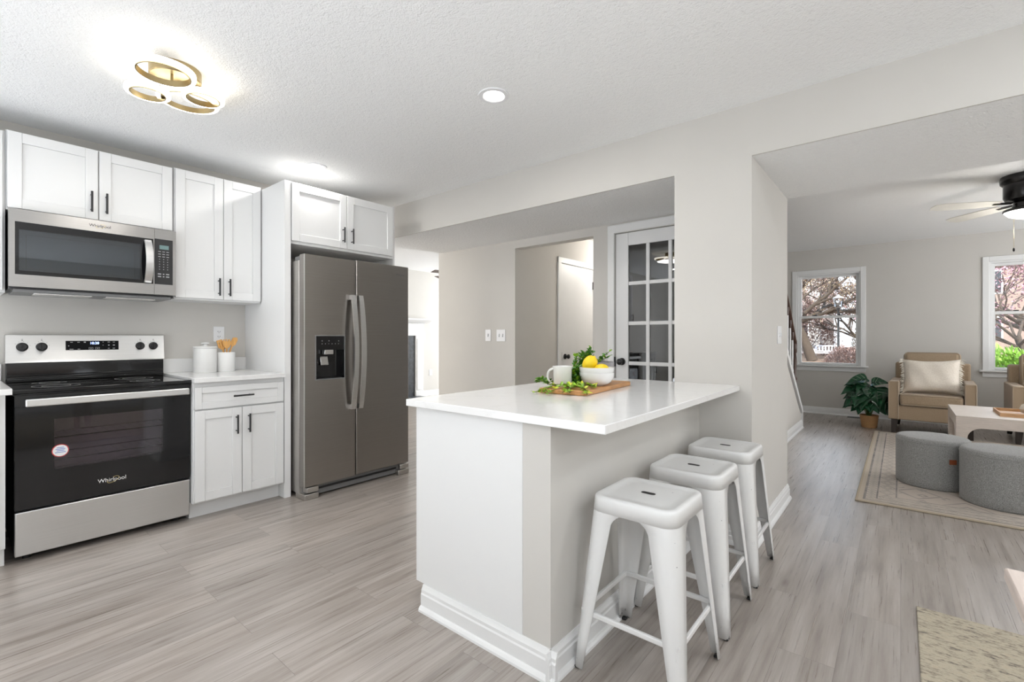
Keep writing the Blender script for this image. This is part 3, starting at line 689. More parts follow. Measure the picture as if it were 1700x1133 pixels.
obj('backguard_lip', MB().box(-4.06, -4.012, RY0 + 0.008, 0.99, 0.905, 0.914).box(-4.06, -4.03, RY0 + 0.008, 0.99, 0.930, 0.936), 'black_gloss', rg, 0.003)
cpn = obj('control_panel', MB().prism([(-4.112, 1.008), (-4.04, 1.008), (-4.046, 1.022), (-4.058, 1.178), (-4.112, 1.178)], 'y', RY0, 1.003), 'stainless', rg, 0.003)
obj('display_panel', MB().box(-4.06, -4.0505, 0.488, 0.748, 1.074, 1.140), 'matte_black', cpn)
FP = FACE_PX
XD = -4.0500
text_part('clock_digits', '10:20', 0.021, 'display_blue', cpn, (XD, 0.625, 1.124), FP)
ic = MB()
for (yy, zz, w_, h_) in ((0.515, 1.131, .012, .003), (0.548, 1.131, .012, .003), (0.578, 1.131, .010, .006), (0.502, 1.108, .005, .005), (0.515, 1.087, .018, .003), (0.550, 1.087, .012, .003),
                         (0.668, 1.131, .005, .003), (0.668, 1.111, .005, .003), (0.697, 1.131, .012, .003), (0.697, 1.111, .008, .006), (0.697, 1.09, .010, .003), (0.723, 1.131, .010, .003), (0.723, 1.111, .010, .006), (0.723, 1.09, .012, .004)):
    obj('display_symbol', MB().box(XD, XD + 0.0004, yy - w_ / 2, yy + w_ / 2, zz - h_ / 2, zz + h_ / 2), 'ink_grey', cpn)
for yy in (0.608, 0.640):
    ic = MB()
    for q in (-1, 1): ic.box(XD, XD + 0.0004, yy - 0.01, yy + 0.01, 1.091 + q * 0.006 - 0.0007, 1.091 + q * 0.006 + 0.0007).box(XD, XD + 0.0004, yy + q * 0.010 - 0.0008, yy + q * 0.010 + 0.0008, 1.085, 1.097)
    ic.box(XD, XD + 0.0004, yy - 0.004, yy + 0.004, 1.0895, 1.0925)
    obj('start_button', ic, 'ink_grey', cpn)
for yy in (0.298, 0.381, 0.864, 0.938):
    rot = Vector((1, 0, 0.07)).to_track_quat('Z', 'Y').to_matrix()
    kb = obj('knob', MB().lathe([(0.0, 0), (0.026, 0), (0.026, 0.006), (0.022, 0.01), (0.021, 0.028), (0.018, 0.031), (0, 0.031)], (-4.052, yy, 1.104), 24, rot=rot).box(-4.03, -4.012, yy - 0.004, yy + 0.004, 1.085, 1.123), 'black_plastic', rg)
    mk = MB().box(-4.0535, -4.0515, yy - 0.003, yy + 0.003, 1.142, 1.145).box(-4.0535, -4.0515, yy - 0.003, yy + 0.003, 1.149, 1.151)
    for k in range(10):
        an = R(-60 + k * 33); mk.box(-4.0535, -4.0515, yy + 0.034 * math.sin(an) - 0.0012, yy + 0.034 * math.sin(an) + 0.0012, 1.104 - 0.034 * math.cos(an) - 0.0012, 1.104 - 0.034 * math.cos(an) + 0.0012)
    obj('dial_marks', mk, 'ink_dark', kb)
text_part('brand_lettering', 'Whirlpool', 0.030, 'sticker_white', door, (-3.4655, 0.612, 0.352), FP)
sw = MB(); sw.tube([(-3.4652, 0.612 + 0.026 * math.cos(R(a)) + .004, 0.351 + 0.014 * math.sin(R(a)) + 0.009 * math.cos(R(a))) for a in range(150, 460, 20)], 0.0011, 5)
obj('brand_swirl', sw, 'ink_gold', door)
sk = obj('round_sticker', MB().lathe([(0, 0), (0.034, 0), (0.034, 0.0006), (0, 0.0006)], (-3.4658, 0.397, 0.556), 32, rot=Vector((1, 0, 0)).to_track_quat('Z', 'Y').to_matrix()), 'sticker_red', door)
obj('sticker_face', MB().lathe([(0, 0), (0.030, 0), (0.030, 0.0005), (0, 0.0005)], (-3.4652, 0.397, 0.556), 32, rot=Vector((1, 0, 0)).to_track_quat('Z', 'Y').to_matrix()), 'sticker_white', sk)
tx = MB()
for k, (w_, z) in enumerate(((.028, .572), (.038, .564), (.03, .556), (.042, .547))): tx.box(-3.4647, -3.4644, 0.397 - w_ / 2, 0.397 + w_ / 2, z - 0.0018, z + 0.0018)
obj('sticker_print', tx, 'sticker_blue', sk)

# ================================================================== MICROWAVE
mw = thing('microwave', 'stainless over-the-range microwave mounted under the short wall cabinet', 'microwave', (-3.9, 0.605, 1.425))
MY0, MY1 = 0.222, 0.985
obj('body', MB().box(XW, -3.765, MY0 + 0.003, MY1 - 0.003, 1.428, 1.868), 'dark_grey', mw, 0.003)
vg = obj('bottom_plate', MB().box(-4.05, -3.75, MY0 + 0.02, MY1 - 0.02, 1.412, 1.43), 'grey_plastic', mw, 0.002)
for yy in (MY0 + 0.1, MY1 - 0.35): obj('grease_filter', MB().box(-3.9, -3.77, yy, yy + 0.25, 1.405, 1.413), 'chrome', vg, 0.002)
def frame_x(y0, y1, z0, z1, hy0, hy1, hz0, hz1, xb, xf):
    a = MB(); a.box(xb, xf, y0, hy0, z0, z1).box(xb, xf, hy1, y1, z0, z1).box(xb, xf, hy0, hy1, z0, hz0).box(xb, xf, hy0, hy1, hz1, z1); return a
md = obj('door', frame_x(MY0, 0.866, 1.440, 1.866, 0.246, 0.862, 1.508, 1.797, -3.766, -3.72), 'microwave_steel', mw)
obj('door_glass', frame_x(0.246, 0.862, 1.508, 1.797, 0.262, 0.80, 1.530, 1.757, -3.762, -3.7225), 'black_gloss', md)
obj('door_window', MB().box(-3.728, -3.7235, 0.262, 0.80, 1.530, 1.757), 'mic_glass', md, smooth=False)
obj('window_mesh', MB().box(-3.762, -3.758, 0.262, 0.80, 1.530, 1.757), 'mic_mesh', md)
obj('inner_frame', frame_x(0.29, 0.775, 1.542, 1.735, 0.293, 0.772, 1.544, 1.732, -3.758, -3.756), 'grey_plastic', md)
cpm = obj('control_panel', frame_x(0.8675, MY1, 1.440, 1.866, 0.8685, 0.967, 1.508, 1.803, -3.766, -3.72), 'microwave_steel', mw)
obj('keypad', MB().box(-3.762, -3.7215, 0.8685, 0.967, 1.508, 1.803), 'black_plastic', cpm)
obj('display', MB().box(-3.7215, -3.721, 0.895, 0.945, 1.738, 1.764), 'display_teal', cpm)
kk = MB()
for r_ in range(10):
    for q in range(3):
        z = 1.722 - r_ * 0.0165 - (0.014 if r_ > 7 else 0); w_ = 0.007 if r_ < 3 else 0.0025
        if r_ > 7: w_ = 0.009 if q != 1 else 0.004
        kk = MB().box(-3.7215, -3.7211, 0.895 + q * 0.022 - w_, 0.895 + q * 0.022 + w_, z - (0.002 if r_ < 8 else 0.004), z + (0.002 if r_ < 8 else 0.003))
        obj('keypad_button', kk, 'ink_grey', cpm)
hsec = []
for k in range(13):
    t = k / 12; z = 1.512 + t * 0.272; x = -3.71 + 0.05 * math.sin(PI * t) ** 0.7
    hsec.append([(x - 0.012, 0.812, z), (x, 0.812, z), (x, 0.850, z), (x - 0.012, 0.850, z), (x - 0.012, 0.812, z)])
hm = MB().strip(hsec); hm.box(-3.722, -3.70, 0.815, 0.847, 1.512, 1.53).box(-3.722, -3.70, 0.815, 0.847, 1.768, 1.785)
obj('handle', hm, 'handle_steel', md)
text_part('brand_lettering', 'Whirlpool', 0.024, 'matte_black', md, (-3.7195, 0.60, 1.832), FP)
sw = MB(); sw.tube([(-3.7192, 0.603 + 0.021 * math.cos(R(a)), 1.831 + 0.011 * math.sin(R(a)) + 0.007 * math.cos(R(a))) for a in range(150, 460, 20)], 0.0008, 5)
obj('brand_swirl', sw, 'ink_gold', md)

# ================================================================== REFRIGERATOR
fg = thing('refrigerator', 'dark stainless side-by-side refrigerator with ice dispenser and two long curved handles', 'refrigerator', (-3.7, 2.08, 0))
XFD = -3.260
obj('body', MB().box(-4.06, -3.338, 1.628, 2.510, 0.035, 1.72), 'fridge_side', fg, 0.004)
obj('hinge_cover', MB().box(-3.42, -3.285, 1.637, 1.70, 1.72, 1.752), 'grey_plastic', fg, 0.006)
obj('hinge_cover', MB().box(-3.42, -3.285, 2.44, 2.50, 1.72, 1.752), 'grey_plastic', fg, 0.006)
def door_box(y0, y1, z0, z1, hole=None):
    a = MB(); x0, x1 = -3.326, XFD
    if hole is None: a.box(x0, x1, y0, y1, z0, z1)
    else:
        h0, h1, g0, g1 = hole; a.box(x0, x1, y0, h0, z0, z1).box(x0, x1, h1, y1, z0, z1).box(x0, x1, h0, h1, z0, g0).box(x0, x1, h0, h1, g1, z1)
    return a
H0, H1, G0, G1 = 1.715, 1.942, 0.855, 1.173
lf = obj('freezer_door', door_box(1.628, 2.032, 0.093, 1.758, (H0, H1, G0, G1)), 'dark_stainless', fg, 0.0)
rf = obj('fridge_door', door_box(2.041, 2.546, 0.093, 1.764), 'dark_stainless', fg, 0.008, 3)
obj('door_edge', MB().box(-3.265, XFD + 0.0008, 1.6275, 1.633, 0.093, 1.758), 'handle_steel', lf)
obj('door_gasket', MB().box(-3.338, -3.325, 1.633, 2.027, 0.10, 1.75), 'rubber', lf)
obj('door_gasket', MB().box(-3.338, -3.325, 2.046, 2.505, 0.10, 1.755), 'rubber', rf)
xd = XFD + 0.002; xb = -3.322
dp = MB(); dp.box(xb, xb + 0.004, H0, H1, G0, G1).box(xb, xd, H0, H0 + 0.0015, G0, G1).box(xb, xd, H1 - 0.0015, H1, G0, G1).box(xb, xd, H0, H1, G0, G0 + 0.0015).box(xb + 0.004, xd, H0, H1, 1.070, G1)
ds = obj('ice_dispenser', dp, 'black_gloss', lf, 0.002)
obj('dispenser_rim', frame_x(H0 - 0.005, H1 + 0.005, G0 - 0.005, G1 + 0.005, H0 + 0.002, H1 - 0.002, G0 + 0.003, G1 - 0.002, XFD - 0.001, xd + 0.0005), 'grey_plastic', ds, 0.002)
dt = MB()
for k in range(6): obj('indicator', MB().box(xd, xd + 0.0005, 1.759 + k * 0.026, 1.763 + k * 0.026, 1.113, 1.117), 'ink_grey', ds)
for yy in (1.759, 1.812, 1.89): obj('indicator', MB().box(xd, xd + 0.0005, yy, yy + 0.005, 1.134, 1.139), 'ink_grey', ds)
obj('ice_chute', MB().box(-3.312, -3.268, 1.786, 1.858, 1.035, 1.074), 'chrome', ds, 0.004)
obj('paddle', MB().box(-3.314, -3.306, 1.773, 1.837, 0.955, 1.023, rot=Matrix.Rotation(R(-14), 3, 'Y')), 'chrome', ds, 0.004)
obj('drip_tray', MB().box(-3.317, -3.272, 1.724, 1.932, 0.857, 0.864), 'black_plastic', ds)
for yy, par in ((1.998, lf), (2.063, rf)):
    secs = []; w_ = 0.0185
    for k in range(17):
        t = k / 16; z = 0.613 + t * 0.874; x = -3.226 + 0.050 * math.sin(PI * t) ** 0.8
        secs.append([(x - 0.014, yy - w_, z), (x, yy - w_, z), (x, yy + w_, z), (x - 0.014, yy + w_, z), (x - 0.014, yy - w_, z)])
    a = MB().strip(secs); a.box(XFD, -3.226, yy - 0.016, yy + 0.016, 0.613, 0.648).box(XFD, -3.226, yy - 0.016, yy + 0.016, 1.452, 1.487)
    obj('handle', a, 'handle_steel', par)
text_part('brand_lettering', 'Whirlpool', 0.020, 'grey_plastic', rf, (XFD + 0.001, 2.457, 1.690), FP)
obj('base_grille', MB().box(-3.36, -3.30, 1.65, 2.50, 0.012, 0.085), 'grey_plastic', fg, 0.003)
obj('kick_slot', MB().box(-3.30, -3.292, 1.72, 2.44, 0.050, 0.064), 'black_plastic', fg)
for a, b in ((1.628, 1.735), (2.435, 2.545)):
    fo = obj('foot_cover', MB().box(-3.39, -3.254, a, b, 0.0, 0.040), 'fridge_side', fg, 0.004)
    obj('foot_cap', MB().box(-3.32, -3.256, a + 0.02, b, 0.048, 0.085), 'fridge_side', fg, 0.004)

# ================================================================== COUNTER ITEMS, LEFT
cn = thing('canister', 'white ceramic lidded canister beside the utensil crock', 'canister', (-3.955, 1.228, CTL))
obj('jar', MB().lathe([(0, 0), (0.072, 0), (0.075, 0.004), (0.075, 0.176), (0.07, 0.178)], (-3.955, 1.228, CTL), 40), 'white_ceramic', cn)
obj('lid', MB().lathe([(0.0, 0.178), (0.077, 0.178), (0.078, 0.184), (0.074, 0.19), (0.03, 0.194), (0.014, 0.197), (0.013, 0.205), (0.026, 0.210), (0.027, 0.217), (0.015, 0.222), (0, 0.222)], (-3.955, 1.228, CTL), 40), 'white_ceramic', cn)
CRC = (-3.955, 1.366, CTL)
tag(obj('utensil_crock', MB().lathe([(0, 0), (0.060, 0), (0.062, 0.004), (0.062, 0.142), (0.060, 0.145), (0.057, 0.142), (0.056, 0.012), (0, 0.010)], CRC, 40), 'white_ceramic', None, org=CRC), 'white utensil crock holding wooden spoons beside the canister', 'crock')
def utensil(name, label, foot, top, kind):
    f_, t_ = Vector(foot), Vector(top); d = (t_ - f_).normalized(); L = (t_ - f_).length
    side = d.cross(Vector((1, 0, 0))).normalized(); nrm = side.cross(d)
    a = MB(); hl = 0.07; e = f_ + d * (L - hl)
    a.tube([f_, e], [0.005, 0.006], 8)
    def plate(pts, th):
        A = [a.bm.verts.new(e + side * u + d * v + nrm * th) for u, v in pts]; B = [a.bm.verts.new(e + side * u + d * v - nrm * th) for u, v in pts]
        a.bm.faces.new(A); a.bm.faces.new(B[::-1])
        for i in range(len(pts)): a.bm.faces.new((A[i], B[i], B[(i + 1) % len(pts)], A[(i + 1) % len(pts)]))
    if kind == 'spoon':
        plate([(0.024 * math.sin(2 * PI * i / 20) , hl / 2 - 0.5 * hl * math.cos(2 * PI * i / 20)) for i in range(20)], 0.004)
    elif kind == 'spork':
        plate([(-0.006, 0), (-0.02, 0.012), (-0.026, 0.03), (-0.026, 0.055), (-0.022, 0.07), (-0.016, 0.07), (-0.014, 0.055), (-0.008, 0.055), (-0.006, 0.072), (0.0, 0.072), (0.002, 0.055), (0.008, 0.055), (0.010, 0.07), (0.02, 0.068), (0.026, 0.05), (0.025, 0.028), (0.02, 0.012), (0.006, 0)], 0.004)
    elif kind == 'slotted':
        for u0, u1 in ((-0.022, -0.012), (-0.006, 0.004), (0.010, 0.020)): plate([(u0, 0.012), (u1, 0.012), (u1, 0.06), (u0, 0.06)], 0.0035)
        plate([(-0.006, -0.004), (0.006, -0.004), (0.021, 0.016), (-0.022, 0.016)], 0.0035); plate([(-0.022, 0.056), (0.020, 0.056), (0.018, 0.07), (-0.02, 0.072)], 0.0035)
    else:
        plate([(-0.007, 0), (0.007, 0), (0.02, 0.02), (0.022, 0.055), (0.012, 0.075), (-0.016, 0.066), (-0.02, 0.02)], 0.0035)
    return tag(obj(name, a, 'spoon_wood', None, 0.0015, org=foot), label, 'utensil', 'wooden utensils in the crock')
utensil('wooden_spatula', 'slotted wooden spatula leaning left in the white crock', (-3.955, 1.392, CTL + 0.014), (-3.945, 1.318, 1.142), 'slotted')
utensil('wooden_spoon', 'wooden spoon leaning left behind the slotted spatula in the crock', (-3.972, 1.385, CTL + 0.014), (-3.985, 1.345, 1.135), 'spoon')
utensil('wooden_fork', 'wooden pronged serving fork upright in the middle of the crock', (-3.94, 1.366, CTL + 0.014), (-3.935, 1.366, 1.148), 'spork')
utensil('wooden_turner', 'flat wooden turner leaning right in the white crock', (-3.955, 1.345, CTL + 0.014), (-3.955, 1.432, 1.160), 'flat')

# wall plates
def plate_x(name, label, x, y, z, w_, h_, n_, kind, sgn=1):
    """plate on a face that looks along sgn*X"""
    t = thing(name, label, kind, (x, y, z))
    e = x + sgn * 0.006
    obj('cover', MB().box(min(x, e), max(x, e), y - w_ / 2, y + w_ / 2, z - h_ / 2, z + h_ / 2), 'white_plastic', t, 0.002)
    a = MB()
    if kind == 'outlet':
        for q in (-1, 1):
            zc = z + q * 0.019; a = MB()
            a.box(e, e + 0.0006, y - 0.008, y - 0.0055, zc - 0.004, zc + 0.006).box(e, e + 0.0006, y + 0.0055, y + 0.008, zc - 0.004, zc + 0.006).box(e, e + 0.0006, y - 0.002, y + 0.002, zc - 0.011, zc - 0.007)
            obj('socket', a, 'ink_dark', t)
    else:
        for k in range(n_): yc = y + (k - (n_ - 1) / 2) * 0.046; a.box(min(x, e + sgn * .008), max(x, e + sgn * 0.008), yc - 0.005, yc + 0.005, z - 0.010, z + 0.012)
        obj('toggle', a, 'white_plastic', t, 0.001)
    return t
plate_x('wall_outlet', 'white wall outlet behind the wooden utensils', XW, 1.372, 1.188, 0.076, 0.118, 1, 'outlet')
plate_x('wall_outlet', 'white outlet low on the family room wall right of the fireplace', XF, 6.25, 0.46, 0.08, 0.12, 1, 'outlet')
plate_x('light_switch', 'white light switch on the side of the pillar', XP, 3.585, 1.178, 0.12, 0.12, 2, 'switch')
plate_x('thermostat', 'small wall plate beside the white mantel in the family room', XF, 6.08, 1.19, 0.075, 0.11, 1, 'outlet')
def plate_y(label, x, z, w_, n_):
    t = thing('light_switch', label, 'switch', (x, YH, z))
    obj('cover', MB().box(x - w_ / 2, x + w_ / 2, YH - 0.006, YH, z - 0.065, z + 0.065), 'white_plastic', t, 0.002)
    for k in range(n_):
        xc = x + (k - (n_ - 1) / 2) * 0.05
        tg = obj('toggle', MB().box(xc - 0.005, xc + 0.005, YH - 0.016, YH - 0.006, z - 0.004, z + 0.016), 'white_plastic', t, 0.001)
        obj('toggle_slot', MB().box(xc - 0.008, xc + 0.008, YH - 0.0066, YH - 0.006, z - 0.018, z + 0.018), 'ink_grey', tg)
plate_y('narrow single light switch on the hall wall, left of the wider one', -3.562, 1.187, 0.082, 1)
plate_y('wide double light switch on the hall wall, left of the doorway', -3.372, 1.184, 0.125, 2)

# ================================================================== PENINSULA
CT = 0.893
pc = thing('peninsula_cabinet', 'white peninsula base cabinet with flat end panel under the quartz counter', 'cabinet', (-1.33, 2.07, 0))
obj('body', MB().box(-1.622, -1.036, 1.325, YP - 0.002, 0.105, CT - 0.032), 'cabinet_paint', pc)
obj('end_panel', MB().prism([(-1.625, 0.105), (-1.575, 0.105), (-1.575, 0.0), (-1.036, 0.0), (-1.036, CT - 0.031), (-1.625, CT - 0.031)], 'y', 1.311, 1.325), 'cabinet_paint', pc, 0.001)
obj('toe_kick', MB().box(-1.575, -1.036, 1.326, YP - 0.002, 0, 0.105), 'cabinet_paint', pc)
yy = 1.328
for k in range(3):
    y1 = yy + 0.495
    d = shaker('drawer', pc, yy, y1 - 0.004, 0.70, 0.845, -1.645, 0.04, -1); pull(d, (yy + y1) / 2, 0.775, -1.645, 0.125, True, -1)
    d = shaker('door', pc, yy, y1 - 0.004, 0.118, 0.692, -1.645, 0.057, -1); pull(d, yy + 0.04, 0.62, -1.645, 0.125, False, -1)
    yy = y1 + 0.003
tag(obj('peninsula_worktop', MB().box(-1.662, -0.692, 1.283, YP, CT - 0.03, CT), 'quartz', None, 0.003, org=(-1.18, 2.06, CT - 0.03)), 'white quartz peninsula countertop overhanging the bar stools', 'worktop')

# board with mug, bowls, lemons, greenery
ZB = CT + 0.022
bc = Vector((-1.263, 2.15, CT)); ba = R(5.5)
br_ = Matrix.Rotation(ba, 3, 'Z')
cb = MB(); pts = []
hw_, hl_ = 0.128, 0.305
for cx, cy, a0 in ((hw_ - .03, hl_ - .03, 0), (-hw_ + .03, hl_ - .03, 90), (-hw_ + .03, -hl_ + .03, 180), (hw_ - .03, -hl_ + .03, 270)):
    for k in range(6): a = R(a0 + k * 18); pts.append((cx + 0.03 * math.cos(a), cy + 0.03 * math.sin(a)))
cb.prism([tuple((br_ @ Vector((u, v, 0)) + bc).xy) for u, v in pts], 'z', CT + 0.0005, ZB)
tag(obj('cutting_board', cb, 'board_wood', None, 0.003, org=bc), 'honey wooden cutting board lying on the peninsula countertop', 'cutting board')
mc = (-1.322, 2.0, ZB)
mg = thing('mug', 'white ceramic mug with a handle on the cutting board', 'mug', mc)
obj('cup', MB().lathe([(0, 0), (0.044, 0), (0.046, 0.003), (0.047, 0.09), (0.051, 0.097), (0.051, 0.101), (0.048, 0.101), (0.044, 0.09), (0.043, 0.008), (0, 0.006)], mc, 36), 'white_ceramic', mg)
hd_ = Vector((-0.9, -0.35, 0)).normalized()
obj('mug_handle', MB().tube([Vector(mc) + hd_ * (0.045 + 0.032 * math.sin(R(a)) ** 0.8 if 0 < a < 180 else 0.045) + Vector((0, 0, 0.048 + 0.038 * math.cos(R(a)))) for a in range(0, 181, 12)], 0.0062, 8), 'white_ceramic', mg)
def bowl(name, label, c, r, h, th=0.004, mat='white_ceramic', foot=0.035):
    prof = [(0, 0), (foot, 0), (foot + 0.002, 0.003)]
    for k in range(1, 11): t = k / 10; prof.append((foot + (r - foot) * math.sin(t * PI / 2) ** 0.85, 0.003 + (h - 0.003) * (1 - math.cos(t * PI / 2)) ** 0.9))
    ins = [(max(0, q - th), z + (th if q < foot + .003 else 0)) for q, z in prof[:1:-1]]
    prof += [(r, h + 0.002)] + [(x, z + 0.002) for x, z in ins] + [(0, 0.008)]
    return tag(obj(name, MB().lathe(prof, c, 44), mat, None, org=c), label, 'bowl')
BC = (-1.203, 2.135, ZB)
bowl('bowl', 'outer white bowl on the cutting board with a second bowl nested in it', BC, 0.089, 0.066)
bowl('bowl', 'inner white bowl holding lemons, nested in another bowl', (BC[0], BC[1], ZB + 0.024), 0.0885, 0.068, foot=0.028)
bowl('bowl', 'small deep grey bowl standing behind the white lemon bowls', (-1.250, 2.285, ZB), 0.062, 0.112, 0.004, 'grey_ceramic', 0.036)
def lemon(label, c, r, rot):
    pr = []
    for k in range(17):
        t = -1 + 2 * k / 16; q = math.sqrt(max(0, 1 - t * t)); e = 0.0 if abs(t) < 0.99 else 0.0
        pr.append((r * q ** 0.92, r * 1.28 * t))
    pr[0] = (0, -r * 1.34); pr[-1] = (0, r * 1.4); pr[1] = (r * 0.28, pr[1][1] - 0.001); pr[-2] = (r * 0.26, pr[-2][1] + 0.002)
    return tag(obj('lemon', MB().lathe(pr, c, 24, rot=rot), 'lemon_skin', None, org=c), label, 'lemon')
lemon('larger yellow lemon standing highest in the white bowl', (-1.238, 2.128, ZB + 0.112), 0.036, Matrix.Rotation(R(38), 3, 'Y'))
lemon('lower yellow lemon on the right side of the white bowl', (-1.172, 2.130, ZB + 0.078), 0.034, Matrix.Rotation(R(84), 3, 'Y') @ Matrix.Rotation(R(10), 3, 'X'))
random.seed(5)
def sprig(name, label, stems, leafn, ln, w_, mat, mat2=None):
    base = stems[0][0]
    t = thing(name, label, 'greenery', base)
    s_ = MB(); lv = MB(); lv2 = MB()
    for path in stems:
        path = [Vector(q) for q in path]; s_.tube(path, 0.0016, 5)
        for i in range(leafn):
            u = (i + random.random()) / leafn * (len(path) - 1); k = min(int(u), len(path) - 2); q = path[k].lerp(path[k + 1], u - k)
            d = (path[k + 1] - path[k]).normalized(); a = random.uniform(0, 2 * PI)
            o_ = Vector((math.cos(a), math.sin(a), random.uniform(-0.1, 0.8)))
            tgt = lv2 if (mat2 and random.random() < 0.35) else lv
            qq = q.copy(); dd = (d * 0.5 + o_).normalized(); L_ = ln * random.uniform(0.7, 1.25)
            if qq.z + dd.z * L_ < CT + 0.006: dd.z = abs(dd.z) + 0.1
            tgt.leaf(qq, dd, Vector((random.uniform(-.4, .4), random.uniform(-.4, .4), 1)), L_, w_ * random.uniform(0.8, 1.2), 0.3, 0.12)
    obj('stems', s_, 'stem_green', t); obj('leaves', lv, mat, t)
    if len(lv2.bm.verts): obj('young_leaves', lv2, mat2, t)
    return t
P0 = Vector((-1.345, 2.195, ZB + 0.004)); stems = []
for k in range(18):
    a = random.uniform(0, 2 * PI); r = random.uniform(0.01, 0.065); hgt = random.uniform(0.08, 0.17)
    stems.append([P0 + Vector((random.uniform(-.012, .012), random.uniform(-.012, .012), 0)), P0 + Vector((r * .6 * math.cos(a), r * .6 * math.sin(a) + .015, hgt * 0.55)), P0 + Vector((r * math.cos(a) + 0.02, r * 1.1 * math.sin(a) + .04, hgt))])
for k in range(9):
    b_ = Vector((-1.285 + random.uniform(-.02, .012), 2.08 + random.uniform(-.03, .03), ZB + 0.004)); h_ = random.uniform(0.05, 0.10)
    stems.append([b_, b_ + Vector((random.uniform(-.012, .004), random.uniform(-.02, .02), h_ * .6)), b_ + Vector((random.uniform(-.025, .0), random.uniform(-.03, .03), h_))])
stems.append([P0, P0 + Vector((0.01, 0.04, 0.1)), P0 + Vector((0.03, 0.08, 0.185))])
stems.append([P0, P0 + Vector((0.06, 0.06, 0.1)), P0 + Vector((0.135, 0.10, 0.17))])
stems.append([P0, P0 + Vector((0.07, 0.07, 0.1)), P0 + Vector((0.14, 0.09, 0.145))])
sprig('greenery_sprig', 'bushy green leaf sprig between the mug and the bowls', stems, 34, 0.029, 0.018, 'leaf_mid', 'leaf_bright')
Q = lambda x, y, z: (x, y, z)
sprig('greenery_sprig', 'trailing yellow-green vine hanging over the near edge of the cutting board',
      [[Q(-1.25, 2.05, ZB + .008), Q(-1.24, 1.96, ZB + .010), Q(-1.20, 1.88, ZB + .010), Q(-1.20, 1.81, CT + .012)], [Q(-1.24, 2.03, ZB + .01), Q(-1.19, 1.97, ZB + .012), Q(-1.13, 1.90, ZB + 0.006), Q(-1.09, 1.85, CT + .010)],
       [Q(-1.27, 1.98, ZB + .01), Q(-1.26, 1.9, ZB + .016), Q(-1.27, 1.83, CT + .014), Q(-1.26, 1.77, CT + .010)], [Q(-1.2, 2.02, ZB + .01), Q(-1.15, 2.005, ZB + .012), Q(-1.12, 1.98, ZB + .010)], [Q(-1.25, 2.02, ZB + .01), Q(-1.24, 1.95, ZB + .014), Q(-1.225, 1.88, ZB + .012), Q(-1.17, 1.83, CT + .012)], [Q(-1.28, 1.95, ZB + .01), Q(-1.22, 1.92, ZB + .014), Q(-1.16, 1.90, ZB + .012), Q(-1.12, 1.88, ZB + .010)], [Q(-1.29, 1.94, ZB + .01), Q(-1.30, 1.88, ZB + .014), Q(-1.31, 1.82, CT + .012), Q(-1.33, 1.77, CT + .010)]], 30, 0.027, 0.016, 'leaf_bright', 'leaf_lime')
sprig('greenery_sprig', 'small green clump lying left of the white mug',
      [[Q(-1.355, 1.945, ZB + .006), Q(-1.39, 1.91, ZB + .03), Q(-1.405, 1.885, ZB + .02)], [Q(-1.375, 1.95, ZB + .006), Q(-1.40, 1.93, ZB + .04), Q(-1.41, 1.90, ZB + .035)], [Q(-1.37, 1.99, ZB + .006), Q(-1.41, 1.98, ZB + .03), Q(-1.425, 1.93, ZB + .025)]], 28, 0.024, 0.016, 'leaf_bright', 'leaf_mid')

